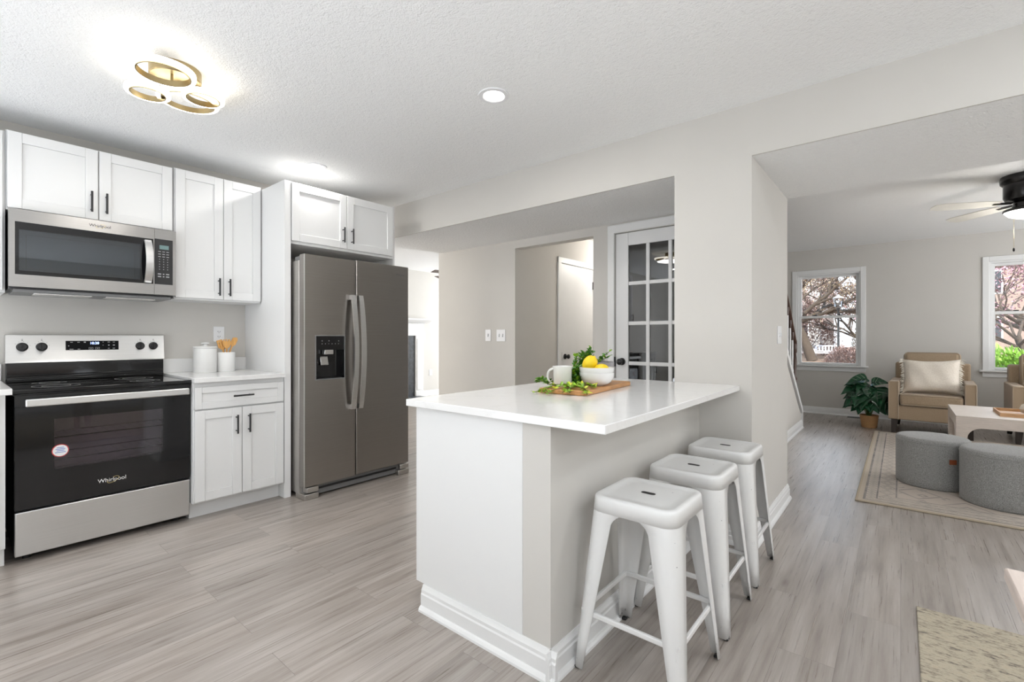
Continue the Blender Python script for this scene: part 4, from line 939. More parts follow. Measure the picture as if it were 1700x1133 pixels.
# ================================================================== BAR STOOLS
def make_stool():
    t = thing('bar_stool', '', 'stool', (0, 0, 0), 'white metal bar stools under the peninsula')
    S = 0.150; HT = 0.606; F = 0.190
    # seat pan: domed sheet with raised rim and a folded skirt
    def rsq(h, r, z, n=6):
        p = []
        for cx, cy, a0 in ((h - r, h - r, 0), (-h + r, h - r, 90), (-h + r, -h + r, 180), (h - r, -h + r, 270)):
            for k in range(n + 1): a = R(a0 + 90 * k / n); p.append((cx + r * math.cos(a), cy + r * math.sin(a), z))
        return p
    a = MB(); lv = [rsq(S * 0.62, 0.03, HT - 0.004), rsq(S - 0.026, 0.032, HT - 0.005), rsq(S - 0.021, 0.034, HT - 0.001), rsq(S - 0.010, 0.040, HT), rsq(S - 0.004, 0.044, HT - 0.002), rsq(S - 0.0008, 0.047, HT - 0.007), rsq(S, 0.048, HT - 0.014), rsq(S + 0.003, 0.049, HT - 0.052)]
    rows = [[a.bm.verts.new(q) for q in L] for L in lv]; k = len(rows[0])
    a.bm.faces.new(rows[0])
    for A, B in zip(rows, rows[1:]):
        for i in range(k): a.bm.faces.new((A[i], A[(i + 1) % k], B[(i + 1) % k], B[i]))
    seat = obj('seat', a, 'stool_paint', t, solid=0.003, angle=60)
    sl = []
    for cx, a0 in ((0.016, -90), (-0.016, 90)):
        for q in range(7): an = R(a0 + q * 30); sl.append((cx + 0.010 * math.cos(an), 0.010 * math.sin(an)))
    obj('hand_slot', MB().prism(sl, 'z', HT - 0.0055, HT - 0.0014), 'rubber', seat)
    for sx in (-1, 1):
        for sy in (-1, 1):
            secs = []
            for z in (HT - 0.047, HT - 0.053, HT - 0.060, HT - 0.070, HT - 0.085, 0.45, 0.34, 0.22, 0.11, 0.006):
                dz = HT - 0.047 - z; u = dz / (HT - 0.053)
                e = S + 0.0022 + (F - S) * u; w0 = 0.092 * (1 - u) + 0.034 * u; r = 0.049 * (1 - u) + 0.015 * u
                w0 += 0.034 * max(0, 1 - dz / 0.040) ** 2
                pl = [(e - w0, e)]
                for kk_ in range(7): an = R(90 - 15 * kk_); pl.append((e - r + r * math.cos(an), e - r + r * math.sin(an)))
                pl.append((e, e - w0))
                secs.append([(sx * x, sy * y, z) for x, y in pl])
            lg = obj('leg', MB().strip(secs), 'stool_paint', t, solid=0.003, angle=60)
            e = F + 0.0015; k1, k2 = sorted((sx * e, sx * (e - 0.020))); k3, k4 = sorted((sy * e, sy * (e - 0.020)))
            obj('foot_tip', MB().box(k1, k2, k3, k4, 0.0, 0.010), 'rubber', lg, 0.004)
    zc = 0.200; ec = S + (F - S) * (HT - 0.05 - zc) / (HT - 0.053) - 0.006
    for q in (-1, 1):
        obj('crossbar', MB().box(-ec, ec, q * ec - 0.006, q * ec + 0.006, zc - 0.009, zc + 0.009), 'stool_paint', t, 0.003)
        obj('crossbar', MB().box(q * ec - 0.006, q * ec + 0.006, -ec, ec, zc - 0.009, zc + 0.009), 'stool_paint', t, 0.003)
    zt = 0.515; et = S - 0.01
    for q in (1, -1):
        b = MB().tube([(-et, -q * et, zt), (-et * .5, -q * et * .5, zt + 0.022), (et * .5, q * et * .5, zt + 0.022), (et, q * et, zt)], 0.007, 6)
        obj('brace', b, 'stool_paint', t)
    return t
st0 = make_stool()
for k, (x, y, lb) in enumerate(((-0.695, 1.605, 'white metal bar stool nearest the camera at the near end of the peninsula'), (-0.698, 2.092, 'middle white metal bar stool of the three under the counter'), (-0.700, 2.58, 'farthest white metal bar stool, next to the pillar'))):
    o = st0 if k == 0 else copy_tree(st0)
    o.location = (x, y, 0); o['label'] = lb

# ================================================================== CEILING LIGHTS
def downlight(label, x, y, r=0.083):
    t = thing('recessed_light', label, 'ceiling light', (x, y, CZ), 'recessed kitchen lights')
    obj('trim_ring', MB().lathe([(r * 0.66, -0.003), (r * 0.72, -0.007), (r * 0.98, -0.006), (r, 0.0), (r * 0.66, 0.0)], (x, y, CZ), 40), 'white_plastic', t)
    obj('lens', MB().lathe([(0, -0.004), (r * 0.66, -0.003), (r * 0.66, -0.001), (0, -0.001)], (x, y, CZ), 40), 'lamp_white', t)
    d = bpy.data.lights.new('recessed_light_beam', 'AREA'); d.shape = 'DISK'; d.size = r * 1.2; d.energy = 6; d.color = (1, 0.98, 0.95)
    o = bpy.data.objects.new('recessed_light_beam', d); COL.objects.link(o); o.location = (x, y, CZ - 0.012)
downlight('round recessed ceiling light near the beam, right of the ring fixture', -1.675, 1.872)
downlight('round recessed ceiling light above the refrigerator cabinet', -3.40, 1.79, 0.078)
area('recessed_light_beam', (-3.3, -0.9, CZ - 0.012), (0, 0, 0), 0.09, 0.09, 6, (1, 0.98, 0.95))

rl = thing('ring_ceiling_light', 'gold four-ring flush ceiling light glowing white over the kitchen', 'ceiling light', (-2.68, 0.72, CZ))
obj('canopy', MB().lathe([(0, -0.052), (0.100, -0.052), (0.105, -0.047), (0.105, 0), (0, 0)], (-2.695, 0.712, CZ), 40), 'gold_metal', rl)
for (cx, cy, r, z) in ((-2.561, 0.632, 0.104, 2.360), (-2.828, 0.633, 0.073, 2.360), (-2.687, 0.826, 0.073, 2.360), (-2.800, 0.795, 0.115, 2.372)):
    g = obj('gold_ring', MB().ring((cx, cy, z), r - 0.005, r, -0.014, 0.012), 'gold_metal', rl)
    obj('light_strip', MB().ring((cx, cy, z), r + 0.0005, r + 0.018, -0.010, 0.010), 'lamp_ring', g)
    d = (Vector((-2.695, 0.712, 0)) - Vector((cx, cy, 0))); d.normalize()
    obj('ring_arm', MB().tube([(-2.695 - d.x * 0.05, 0.712 - d.y * 0.05, CZ - 0.05), (cx + d.x * r, cy + d.y * r, z + 0.02), (cx + d.x * r, cy + d.y * r, z + 0.008)], 0.006, 8), 'gold_metal', rl)

d = bpy.data.lights.new('ring_light_glow', 'AREA'); d.shape = 'DISK'; d.size = 0.42; d.energy = 5; d.color = (1, 0.975, 0.94)
o = bpy.data.objects.new('ring_light_glow', d); COL.objects.link(o); o.location = (-2.70, 0.73, 2.33)
# hall lamp (lights the passage behind the doorway)
d = bpy.data.lights.new('hall_lamp_glow', 'POINT'); d.energy = 20; d.color = (1, 0.96, 0.9); d.shadow_soft_size = 0.14
o = bpy.data.objects.new('hall_lamp_glow', d); COL.objects.link(o); o.location = (-2.60, 5.9, 2.26)

# ================================================================== FAMILY ROOM
fp = thing('fireplace', 'white mantel fireplace with slate surround in the room beyond the refrigerator', 'fireplace', (XF, 5.2, 0))
ms = MB(); ms.prism([(XF, 1.45), (XF + 0.06, 1.45), (XF + 0.09, 1.475), (XF + 0.13, 1.49), (XF + 0.17, 1.505), (XF + 0.17, 1.53), (XF, 1.53)], 'y', 4.15, 6.19)
mt = obj('mantel_shelf', ms, 'trim_paint', fp, 0.003)
dn = MB()
for k in range(56): dn.box(XF + 0.05, XF + 0.075, 4.27 + k * 0.032, 4.287 + k * 0.032, 1.425, 1.45)
obj('dentil_moulding', dn, 'trim_paint', mt)
obj('frieze', MB().box(XF, XF + 0.05, 4.29, 6.03, 1.205, 1.45).box(XF, XF + 0.062, 4.29, 6.03, 1.2, 1.225), 'trim_paint', fp, 0.003)
for y0 in (4.29, 5.84):
    lgm = MB().box(XF, XF + 0.045, y0, y0 + 0.19, 0, 1.2).box(XF, XF + 0.056, y0 + 0.03, y0 + 0.16, 0.14, 1.14).box(XF, XF + 0.06, y0 - 0.005, y0 + 0.195, 0, 0.12)
    obj('pilaster', lgm, 'trim_paint', fp, 0.004)
obj('slate_surround', MB().box(XF, XF + 0.02, 4.48, 4.66, 0, 1.2).box(XF, XF + 0.02, 5.66, 5.84, 0, 1.2).box(XF, XF + 0.02, 4.66, 5.66, 0.96, 1.2), 'slate', fp)
obj('firebox', MB().box(XF, XF + 0.006, 4.66, 5.66, 0.03, 0.96), 'black_metal', fp)
obj('hearth', MB().box(XF, XF + 0.42, 4.4, 5.92, 0.0, 0.028), 'slate', fp, 0.003)
obj('screen_frame', MB().box(XF + 0.02, XF + 0.045, 5.63, 5.655, 0.03, 0.98).box(XF + 0.02, XF + 0.045, 4.67, 4.69, 0.03, 0.98).box(XF + 0.02, XF + 0.045, 4.67, 5.655, 0.955, 0.98), 'brass', fp, 0.003)
ff = thing('ceiling_fan', 'brown ceiling fan in the family room, only blade tips showing past the hall wall', 'ceiling fan', (-5.45, 5.35, CZ + 0.02))
fc0 = Vector((-5.35, 5.35, 0))
obj('downrod', MB().cyl((fc0.x, fc0.y, 2.20), (fc0.x, fc0.y, CZ + 0.02), 0.015).lathe([(0, 2.4), (0.06, 2.4), (0.07, 2.475), (0, 2.475)], (fc0.x, fc0.y, 0), 20), 'brass', ff)
obj('motor', MB().lathe([(0, 2.12), (0.07, 2.12), (0.12, 2.14), (0.12, 2.2), (0.08, 2.24), (0, 2.24)], (fc0.x, fc0.y, 0), 28), 'brass', ff)
for k in range(5):
    a = R(188 + 72 * k); rot = Matrix.Rotation(a, 3, 'Z') @ Matrix.Rotation(R(10), 3, 'X')
    b = MB().box(0.16, 0.64, -0.06, 0.06, -0.004, 0.004); 
    for v in b.bm.verts: v.co = rot @ v.co + Vector((fc0.x, fc0.y, 2.17))
    obj('blade', b, 'brown_blade', ff)

# ================================================================== LIVING ROOM
rug = obj('area_rug', MB().box(-0.252, 2.448, 4.13, 7.33, 0.0005, 0.011), 'living_rug', None, 0.004, org=(1.098, 5.73, 0))
tag(rug, 'patterned beige and grey area rug under the two round ottomans', 'rug')
drug = obj('area_rug', MB().box(0.052, 2.6, -1.2, 2.66, 0.0005, 0.009), 'dining_rug', None, 0.003, org=(1.326, 0.73, 0))
tag(drug, 'speckled tan and dark dining rug at the bottom right corner', 'rug')
# dining table, corner only in view
dt_ = thing('dining_table', 'pale wood dining table corner at the bottom right edge', 'table', (1.0, 0.2, 0.009))
obj('table_top', MB().box(0.142, 1.12, -1.0, 1.208, 0.727, 0.75), 'table_edge_wood', dt_, 0.004)
obj('apron', MB().box(0.26, 1.0, 1.06, 1.085, 0.64, 0.727).box(0.26, 1.0, -0.88, -0.855, 0.64, 0.727).box(0.26, 0.285, -0.86, 1.06, 0.64, 0.727).box(0.975, 1.0, -0.86, 1.06, 0.64, 0.727), 'table_edge_wood', dt_, 0.003)
for x in (0.29, 0.97):
    for y in (-0.85, 1.055): obj('leg', MB().lathe([(0.026, 0.009), (0.038, 0.70), (0.038, 0.727)], (x, y, 0), 16), 'table_edge_wood', dt_)

def pouf(label, x, y, r, h, tab):
    z0 = 0.0115
    t = thing('ottoman', label, 'ottoman', (x, y, z0), 'grey round ottomans')
    k = 0.028; pr = [(0, z0), (r - 0.012, z0), (r, z0 + 0.012)]
    pr += [(r, z0 + (h - k - 0.012) * q / 6 + 0.012) for q in range(1, 7)]
    pr += [(r - k + k * math.cos(R(a)), z0 + h - k + k * math.sin(R(a))) for a in range(15, 91, 15)] + [(r * 0.5, z0 + h + 0.003), (0, z0 + h + 0.004)]
    b = obj('body', MB().lathe(pr, (x, y, 0), 64), 'grey_fabric', t, angle=60)
    obj('seam', MB().tube([(x + (r + 0.0005) * math.cos(2 * PI * i / 64), y + (r + 0.0005) * math.sin(2 * PI * i / 64), z0 + h - k - 0.004) for i in range(64)], 0.003, 6, True), 'grey_fabric', t)
    a = R(tab); c = Vector((x + (r + 0.002) * math.cos(a), y + (r + 0.002) * math.sin(a), z0 + h * 0.60))
    lb = MB().box(-0.003, 0.003, -0.022, 0.022, -0.018, 0.018)
    rm = Matrix.Rotation(a, 3, 'Z')
    for v in lb.bm.verts: v.co = rm @ v.co + c
    o = obj('leather_tab', lb, 'leather_tab', t, 0.001); o['label'] = 'small brown leather tab'
    return t
pouf('round grey fabric ottoman at the left, with its brown leather tab showing', 0.192, 4.955, 0.224, 0.375, -62)
pouf('round grey fabric ottoman nearest the right edge of the frame', 0.553, 4.66, 0.228, 0.378, 20)

# coffee table: waterfall slab with arched sides
TX0, TX1, TY0, TY1, TZ = 0.388, 1.62, 5.88, 6.83, 0.45
ct = thing('coffee_table', 'whitewashed wood coffee table with arched legs behind the ottomans', 'table', (1.0, 6.35, 0.0115))
obj('table_top', MB().box(TX0, TX1, TY0, TY1, TZ - 0.014, TZ), 'whitewash_wood', ct, 0.002)
def arch(u0, u1, lw, ap, rad):
    p_ = [(u0, 0.0115), (u0 + lw, 0.0115)]
    for k in range(9): a = R(180 - k * 11.25); p_.append((u0 + lw + rad + rad * math.cos(a), ap - rad + rad * math.sin(a)))
    for k in range(9): a = R(90 - k * 11.25); p_.append((u1 - lw - rad + rad * math.cos(a), ap - rad + rad * math.sin(a)))
    return p_ + [(u1 - lw, 0.0115), (u1, 0.0115), (u1, TZ - 0.014), (u0, TZ - 0.014)]
for y in (TY0, TY1 - 0.028): obj('arched_side', MB().prism(arch(TX0, TX1, 0.075, TZ - 0.10, 0.10), 'y', y, y + 0.028), 'whitewash_wood', ct, 0.002)
for x in (TX0, TX1 - 0.028): obj('arched_end', MB().prism(arch(TY0 + 0.028, TY1 - 0.028, 0.12, TZ - 0.10, 0.10), 'x', x, x + 0.028), 'whitewash_wood', ct, 0.002)
tr = thing('wooden_tray', 'light wooden tray on the coffee table under the stone vase', 'tray', (0.95, 6.25, TZ))
obj('tray_base', MB().box(0.69, 1.27, 6.06, 6.50, TZ + 0.0005, TZ + 0.010), 'tray_wood', tr)
tm = MB().box(0.69, 1.27, 6.06, 6.072, TZ + 0.01, TZ + 0.034).box(0.69, 1.27, 6.488, 6.50, TZ + 0.01, TZ + 0.034).box(0.69, 0.702, 6.072, 6.488, TZ + 0.01, TZ + 0.034).box(1.258, 1.27, 6.072, 6.488, TZ + 0.01, TZ + 0.034)
obj('tray_rim', tm, 'tray_wood', tr, 0.002)
vc = (0.935, 6.27, TZ + 0.0105)
tag(obj('stone_vase', MB().lathe([(0, 0), (0.05, 0), (0.088, 0.018), (0.10, 0.048), (0.086, 0.085), (0.055, 0.104), (0.03, 0.108), (0.026, 0.102), (0, 0.1)], vc, 36), 'stone_pot', None, org=vc), 'round beige stone vase in the wooden tray on the coffee table', 'vase')
bd = thing('bead_garland', 'white wooden bead garland draped over the tray edge', 'garland', (0.93, 6.05, TZ))
bp = []
for k in range(18):
    t = k / 17
    bp.append((0.86 + 0.22 * t, 6.030 - 0.035 * math.sin(t * PI * 2.2) + 0.0, TZ + 0.0135))
bb = MB()
for q in bp: bb.lathe([(0, -0.013), (0.009, -0.0095), (0.013, 0), (0.009, 0.0095), (0, 0.013)], q, 12)
obj('beads', bb, 'bead_white', bd)
sp_c = (1.10, 6.38, TZ + 0.0105)
sn = thing('snake_plant', 'small spiky green plant in a white pot on the coffee table', 'plant', sp_c)
obj('pot', MB().lathe([(0, 0), (0.045, 0), (0.062, 0.09), (0.058, 0.09), (0.05, 0.07), (0, 0.07)], sp_c, 28), 'white_ceramic', sn)
random.seed(9); lv = MB(); lo = MB()
for k in range(9):
    a = 2 * PI * k / 9 + 0.3; r = 0.012 + 0.02 * (k % 3)
    lv.leaf((sp_c[0] + r * math.cos(a), sp_c[1] + r * math.sin(a), sp_c[2] + 0.06), (0.28 * math.cos(a), 0.28 * math.sin(a), 1), (math.cos(a), math.sin(a), 0), random.uniform(0.2, 0.33), 0.05, 0.35, 0, 5)
for k in range(70):
    a = random.uniform(0, 2 * PI); z = random.uniform(0.07, 0.2); r = random.uniform(0.02, 0.09)
    lo.leaf((sp_c[0] + r * .7 * math.cos(a), sp_c[1] + r * .7 * math.sin(a), sp_c[2] + z), (math.cos(a), math.sin(a), random.uniform(-.1, .7)), (0, 0, 1), 0.035, 0.014)
obj('spear_leaves', lv, 'leaf_snake', sn); obj('small_leaves', lo, 'leaf_mid', sn)

# armchairs
def make_chair():
    t = thing('armchair', '', 'armchair', (0, 0, 0), 'tan armchairs by the front windows')
    W = 0.385
    obj('base', MB().box(-W + 0.07, W - 0.07, -0.385, 0.33, 0.165, 0.335), 'tan_fabric', t, 0.012, 3)
    obj('back', MB().box(-W + 0.03, W - 0.03, 0.24, 0.41, 0.17, 0.83), 'tan_fabric', t, 0.025, 3)
    for s_ in (-1, 1):
        ar = obj('arm', MB().box(min(s_ * W, s_ * (W - 0.10)), max(s_ * W, s_ * (W - 0.10)), -0.40, 0.36, 0.165, 0.625), 'tan_fabric', t, 0.014, 3)
        x0, x1 = sorted((s_ * (W - 0.006), s_ * (W - 0.094)))
        obj('arm_piping', MB().tube([(x0, -0.401, 0.168), (x0, -0.401, 0.615), (x1, -0.401, 0.615), (x1, -0.401, 0.168)], 0.005, 6), 'piping_fabric', ar)
    sc = obj('seat_cushion', MB().box(-W + 0.105, W - 0.105, -0.41, 0.23, 0.338, 0.475), 'tan_fabric', t, 0.035, 4)
    obj('seat_piping', MB().tube([(-W + 0.115, -0.405, 0.466), (W - 0.115, -0.405, 0.466)], 0.005, 6).tube([(-W + 0.115, -0.405, 0.348), (W - 0.115, -0.405, 0.348)], 0.005, 6), 'piping_fabric', sc)
    rt = Matrix.Rotation(R(-10), 3, 'X')
    bc_ = obj('back_cushion', MB().box(-0.27, 0.27, 0.09, 0.25, 0.47, 0.965, rot=rt, piv=(0, 0.17, 0.47)), 'tan_fabric', t, 0.05, 5)
    cs = []
    for x, z in ((-0.255, 0.50), (-0.255, 0.93), (-0.23, 0.955), (0.23, 0.955), (0.255, 0.93), (0.255, 0.50)):
        q = rt @ (Vector((x, 0.102, z)) - Vector((0, 0.17, 0.47))) + Vector((0, 0.17, 0.47)); cs.append(q)
    obj('back_piping', MB().tube(cs, 0.005, 6), 'piping_fabric', bc_)
    for sx in (-1, 1):
        for y in (-0.345, 0.33):
            a = MB(); x = sx * 0.325; d = -0.02 if y < 0 else 0.04
            secs = [(x, y, 0.165, 0.032), (x + sx * 0.012, y + d, 0.0, 0.02)]
            vs = [[a.bm.verts.new((cx + u * h, cy + v * h, cz)) for u, v in ((-1, -1), (1, -1), (1, 1), (-1, 1))] for cx, cy, cz, h in secs]
            a.bm.faces.new(vs[0]); a.bm.faces.new(vs[1])
            for i in range(4): a.bm.faces.new((vs[0][i], vs[0][(i + 1) % 4], vs[1][(i + 1) % 4], vs[1][i]))
            obj('leg', a, 'dark_wood', t)
    return t
def make_pillow():
    t = thing('throw_pillow', '', 'pillow', (0, 0, 0), 'fringed cream pillows')
    a = MB(); n_ = 16; hw2, hh2, th = 0.262, 0.212, 0.075; rows = {}
    for s_ in (1, -1):
        for i in range(n_ + 1):
            for j in range(n_ + 1):
                u, v = -1 + 2 * i / n_, -1 + 2 * j / n_
                k = (1 - u ** 4) * (1 - v ** 4); k = max(0, k) ** 0.6
                pinch = 1 - 0.07 * (1 - abs(v) ** 2) * abs(u) ** 3; pinchv = 1 - 0.13 * (1 - abs(u) ** 2) * abs(v) ** 3
                edge = i in (0, n_) or j in (0, n_)
                if edge and s_ < 0: rows[(s_, i, j)] = rows[(1, i, j)]
                else: rows[(s_, i, j)] = a.bm.verts.new((u * hw2 * pinch, -s_ * th * k + 0.004 * math.sin(9 * u + 4 * v), v * hh2 * pinchv))
    for s_ in (1, -1):
        for i in range(n_):
            for j in range(n_): a.bm.faces.new((rows[(s_, i, j)], rows[(s_, i + 1, j)], rows[(s_, i + 1, j + 1)], rows[(s_, i, j + 1)]))
    c = obj('cushion', a, 'cream_fabric', t, angle=80)
    random.seed(3)
    for s_ in (-1, 1):
        f = MB()
        for k in range(46):
            v = -1 + 2 * k / 45; x = s_ * hw2 * (1 - 0.07 * (1 - v * v)); z = v * hh2
            f.leaf((x - s_ * 0.006, random.uniform(-.004, .004), z), (s_, random.uniform(-.5, .5), random.uniform(-0.7, 0.2)), (0, 1, 0), random.uniform(0.03, 0.06), 0.013, 0.2, 0.3, 3)
        obj('fringe', f, 'fringe_cream', t)
    return t
ch = make_chair(); ch.location = (0.288, 7.69, 0.0115); ch.rotation_euler = (0, 0, R(-3)); ch['label'] = 'tan armchair between the two windows, whole chair in view'
c2_ = copy_tree(ch); c2_.location = (1.325, 7.73, 0.0115); c2_.rotation_euler = (0, 0, R(-2)); c2_['label'] = 'tan armchair cut off by the right edge, under the right window'
pl = make_pillow(); pl.location = (0.280, 7.53, 0.695); pl.rotation_euler = (R(-16), R(-1), R(-3)); pl['label'] = 'cream fringed pillow on the armchair that is fully in view'
p2 = copy_tree(pl); p2.location = (1.33, 7.565, 0.695); p2.rotation_euler = (R(-16), R(4), R(-2)); p2['label'] = 'cream fringed pillow on the armchair at the right edge'

# potted plant in basket
pp = (-0.315, 7.64, 0.0)
plant = thing('potted_plant', 'dark green broad-leaved plant in a woven basket left of the armchair', 'plant', pp)
obj('basket', MB().lathe([(0, 0), (0.076, 0), (0.080, 0.005)] + [(0.080 + 0.020 * k / 14 + (0.0015 if k % 2 else 0), 0.005 + 0.155 * k / 14) for k in range(15)] + [(0.094, 0.16), (0.090, 0.14), (0, 0.14)], pp, 36), 'basket', plant)
obj('soil', MB().lathe([(0, 0.142), (0.089, 0.142), (0, 0.15)], pp, 20), 'soil', plant)
random.seed(21)
stm = MB()
def big_leaf(tip_c, d, L, w_, up=(0, 0, 1), name='leaf'):
    a = MB(); base = Vector(tip_c); d = Vector(d).normalized(); upv = Vector(up)
    side = d.cross(upv).normalized(); nn = side.cross(d)
    prof = [(-0.18, 0.0), (-0.22, 0.30), (-0.10, 0.47), (0.08, 0.50), (0.3, 0.44), (0.55, 0.31), (0.8, 0.14), (1.0, 0.0)]
    rows = []
    for k, (t, ww) in enumerate(prof):
        wav = 0.05 * math.sin(k * 2.2)
        c = base + d * (L * t) - Vector((0, 0, 1)) * (0.28 * L * max(0, t) ** 2) ; 
        if k == 0: c = base
        rows.append([c - side * ww * w_ + nn * (0.22 * ww * w_ + wav * w_ * 0.5), c - side * ww * w_ * 0.5 + nn * 0.06 * w_, c, c + side * ww * w_ * 0.5 + nn * 0.06 * w_, c + side * ww * w_ + nn * (0.22 * ww * w_ - wav * w_ * 0.5)])
    a.strip(rows)
    o = obj(name, a, 'leaf_dark', plant, sub=1, angle=80)
    ve = MB(); ve.strip([[r[2] - side * 0.0032 + nn * 0.002, r[2] + side * 0.0032 + nn * 0.002] for r in rows[1:]])
    for k in (2, 3, 4):
        for s_, idx in ((-1, 0), (1, 4)):
            A, B = rows[k][2] + nn * 0.002, rows[k + 1][2].lerp(rows[k + 1][idx], 0.85) + nn * 0.004
            ve.strip([[A, A + d * 0.004], [B, B + d * 0.002]])
    obj('veins', ve, 'leaf_vein', o)
    return base
Pb = Vector((pp[0], pp[1], 0.145))
spec = [((-0.05, -0.03, 0.60), (-0.9, -0.25, -0.15), 0.20, 0.17), ((-0.11, -0.04, 0.52), (-0.85, -0.3, -0.35), 0.19, 0.15), ((0.05, -0.02, 0.56), (0.8, -0.2, 0.25), 0.15, 0.14),
        ((0.06, -0.07, 0.47), (0.25, -0.7, -0.75), 0.21, 0.22), ((-0.06, -0.09, 0.44), (-0.35, -0.7, -0.55), 0.20, 0.20), ((-0.11, -0.05, 0.38), (-0.7, -0.5, -0.55), 0.18, 0.18),
        ((0.11, -0.03, 0.40), (0.65, -0.4, -0.7), 0.20, 0.18), ((0.0, -0.10, 0.33), (0.1, -0.9, -0.4), 0.17, 0.16), ((0.10, -0.06, 0.30), (0.7, -0.5, -0.45), 0.19, 0.15),
        ((-0.08, -0.07, 0.28), (-0.6, -0.6, -0.3), 0.14, 0.13), ((0.02, 0.06, 0.45), (0.3, 0.8, -0.1), 0.18, 0.17), ((-0.07, 0.05, 0.42), (-0.6, 0.6, -0.1), 0.18, 0.16), ((0.10, 0.04, 0.36), (0.7, 0.5, -0.2), 0.18, 0.17), ((0.0, -0.05, 0.40), (-0.1, -0.8, -0.7), 0.17, 0.17), ((-0.03, -0.12, 0.39), (-0.2, -0.8, -0.6), 0.18, 0.18), ((0.04, -0.11, 0.37), (0.4, -0.8, -0.7), 0.18, 0.18), ((-0.10, 0.0, 0.46), (-0.8, 0.1, -0.4), 0.18, 0.17), ((0.07, -0.09, 0.33), (0.6, -0.6, -0.6), 0.16, 0.15), ((-0.05, -0.12, 0.31), (-0.3, -0.8, -0.6), 0.16, 0.15), ((-0.14, -0.02, 0.34), (-0.8, -0.2, -0.5), 0.15, 0.14), ((-0.02, -0.03, 0.52), (-0.4, -0.6, -0.3), 0.19, 0.17)]
for off, d, L, w_ in spec:
    q = Vector((pp[0] + off[0], pp[1] + off[1], off[2] + 0.02)); big_leaf(q, d, L * 1.12, w_ * 1.3, (random.uniform(-.5, .3), random.uniform(-.9, -.35), 0.7))
    stm.tube([Pb + Vector((off[0] * .15, off[1] * .15, 0)), Pb.lerp(q, 0.55) + Vector((0, 0, 0.03)), q], 0.004, 6)
obj('stalks', stm, 'stem_green', plant)
lb_ = MB().leaf((pp[0] - 0.05, pp[1] - 0.07, 0.22), (-0.6, -0.5, 0.05), (0, 0, 1), 0.09, 0.08)
obj('young_leaf', lb_, 'leaf_lime', plant)

# floor vent by the baseboard
fv = MB().box(-0.60, -0.29, YB - 0.15, YB - 0.05, 0.0005, 0.004)
fvt = thing('floor_vent', 'dark slotted floor vent along the baseboard under the left window', 'vent', (-0.44, YB - 0.1, 0))
obj('frame', fv, 'dark_grey', fvt); sl = MB()
for k in range(14): sl.box(-0.59 + k * 0.021, -0.577 + k * 0.021, YB - 0.14, YB - 0.06, 0.004, 0.0065)
obj('slats', sl, 'grey_plastic', fvt)

# ceiling fan with light
FX, FY, FZ = 0.80, 5.72, 2.51
fan = thing('ceiling_fan', 'black hugger ceiling fan with a glowing bowl light at the right edge', 'ceiling fan', (FX, FY, FZ))
obj('motor_housing', MB().lathe([(0, -0.215), (0.085, -0.215), (0.122, -0.20), (0.134, -0.175), (0.134, -0.075), (0.152, -0.055), (0.156, -0.02), (0.150, 0), (0, 0)], (FX, FY, FZ), 48), 'bronze_black', fan)
obj('switch_housing', MB().lathe([(0, -0.275), (0.085, -0.275), (0.075, -0.225), (0.06, -0.215), (0, -0.215)], (FX, FY, FZ), 36), 'bronze_black', fan)
obj('light_rim', MB().lathe([(0.13, -0.30), (0.138, -0.293), (0.135, -0.28), (0.09, -0.265), (0, -0.265), (0, -0.29), (0.13, -0.29)], (FX, FY, FZ), 40), 'bronze_black', fan)
obj('light_bowl', MB().lathe([(0, -0.36), (0.05, -0.354), (0.10, -0.333), (0.128, -0.302), (0.128, -0.292), (0, -0.292)], (FX, FY, FZ), 40), 'lamp_bowl', fan)
for k in range(5):
    a = R(132 + 72 * k); rot = Matrix.Rotation(a, 3, 'Z') @ Matrix.Rotation(R(11), 3, 'X')
    ir = MB().box(0.09, 0.22, -0.014, 0.014, -0.006, 0.002); bl = MB()
    pr = [(0.18, -0.045), (0.30, -0.06), (0.58, -0.066), (0.64, -0.05), (0.655, 0.0), (0.64, 0.05), (0.58, 0.066), (0.30, 0.06), (0.18, 0.045)]
    bl.prism(pr, 'z', -0.003, 0.003)
    for b in (ir, bl):
        for v in b.bm.verts: v.co = rot @ v.co + Vector((FX, FY, FZ - 0.225))
    bo = obj('blade', bl, 'light_blade', fan); obj('blade_iron', ir, 'bronze_black', bo)
d = bpy.data.lights.new('fan_lamp_glow', 'POINT'); d.energy = 6; d.color = (1, 0.96, 0.9); d.shadow_soft_size = 0.1
o = bpy.data.objects.new('fan_lamp_glow', d); COL.objects.link(o); o.location = (FX, FY, FZ - 0.46)
cx_, cy_ = FX - 0.075, FY - 0.05
obj('pull_chain', MB().cyl((cx_, cy_, FZ - 0.27), (cx_, cy_, FZ - 0.605), 0.0012, 5), 'brass', fan)
obj('chain_fob', MB().lathe([(0, -0.635), (0.006, -0.63), (0.007, -0.61), (0.003, -0.603), (0, -0.603)], (cx_, cy_, FZ), 10), 'bronze_black', fan)

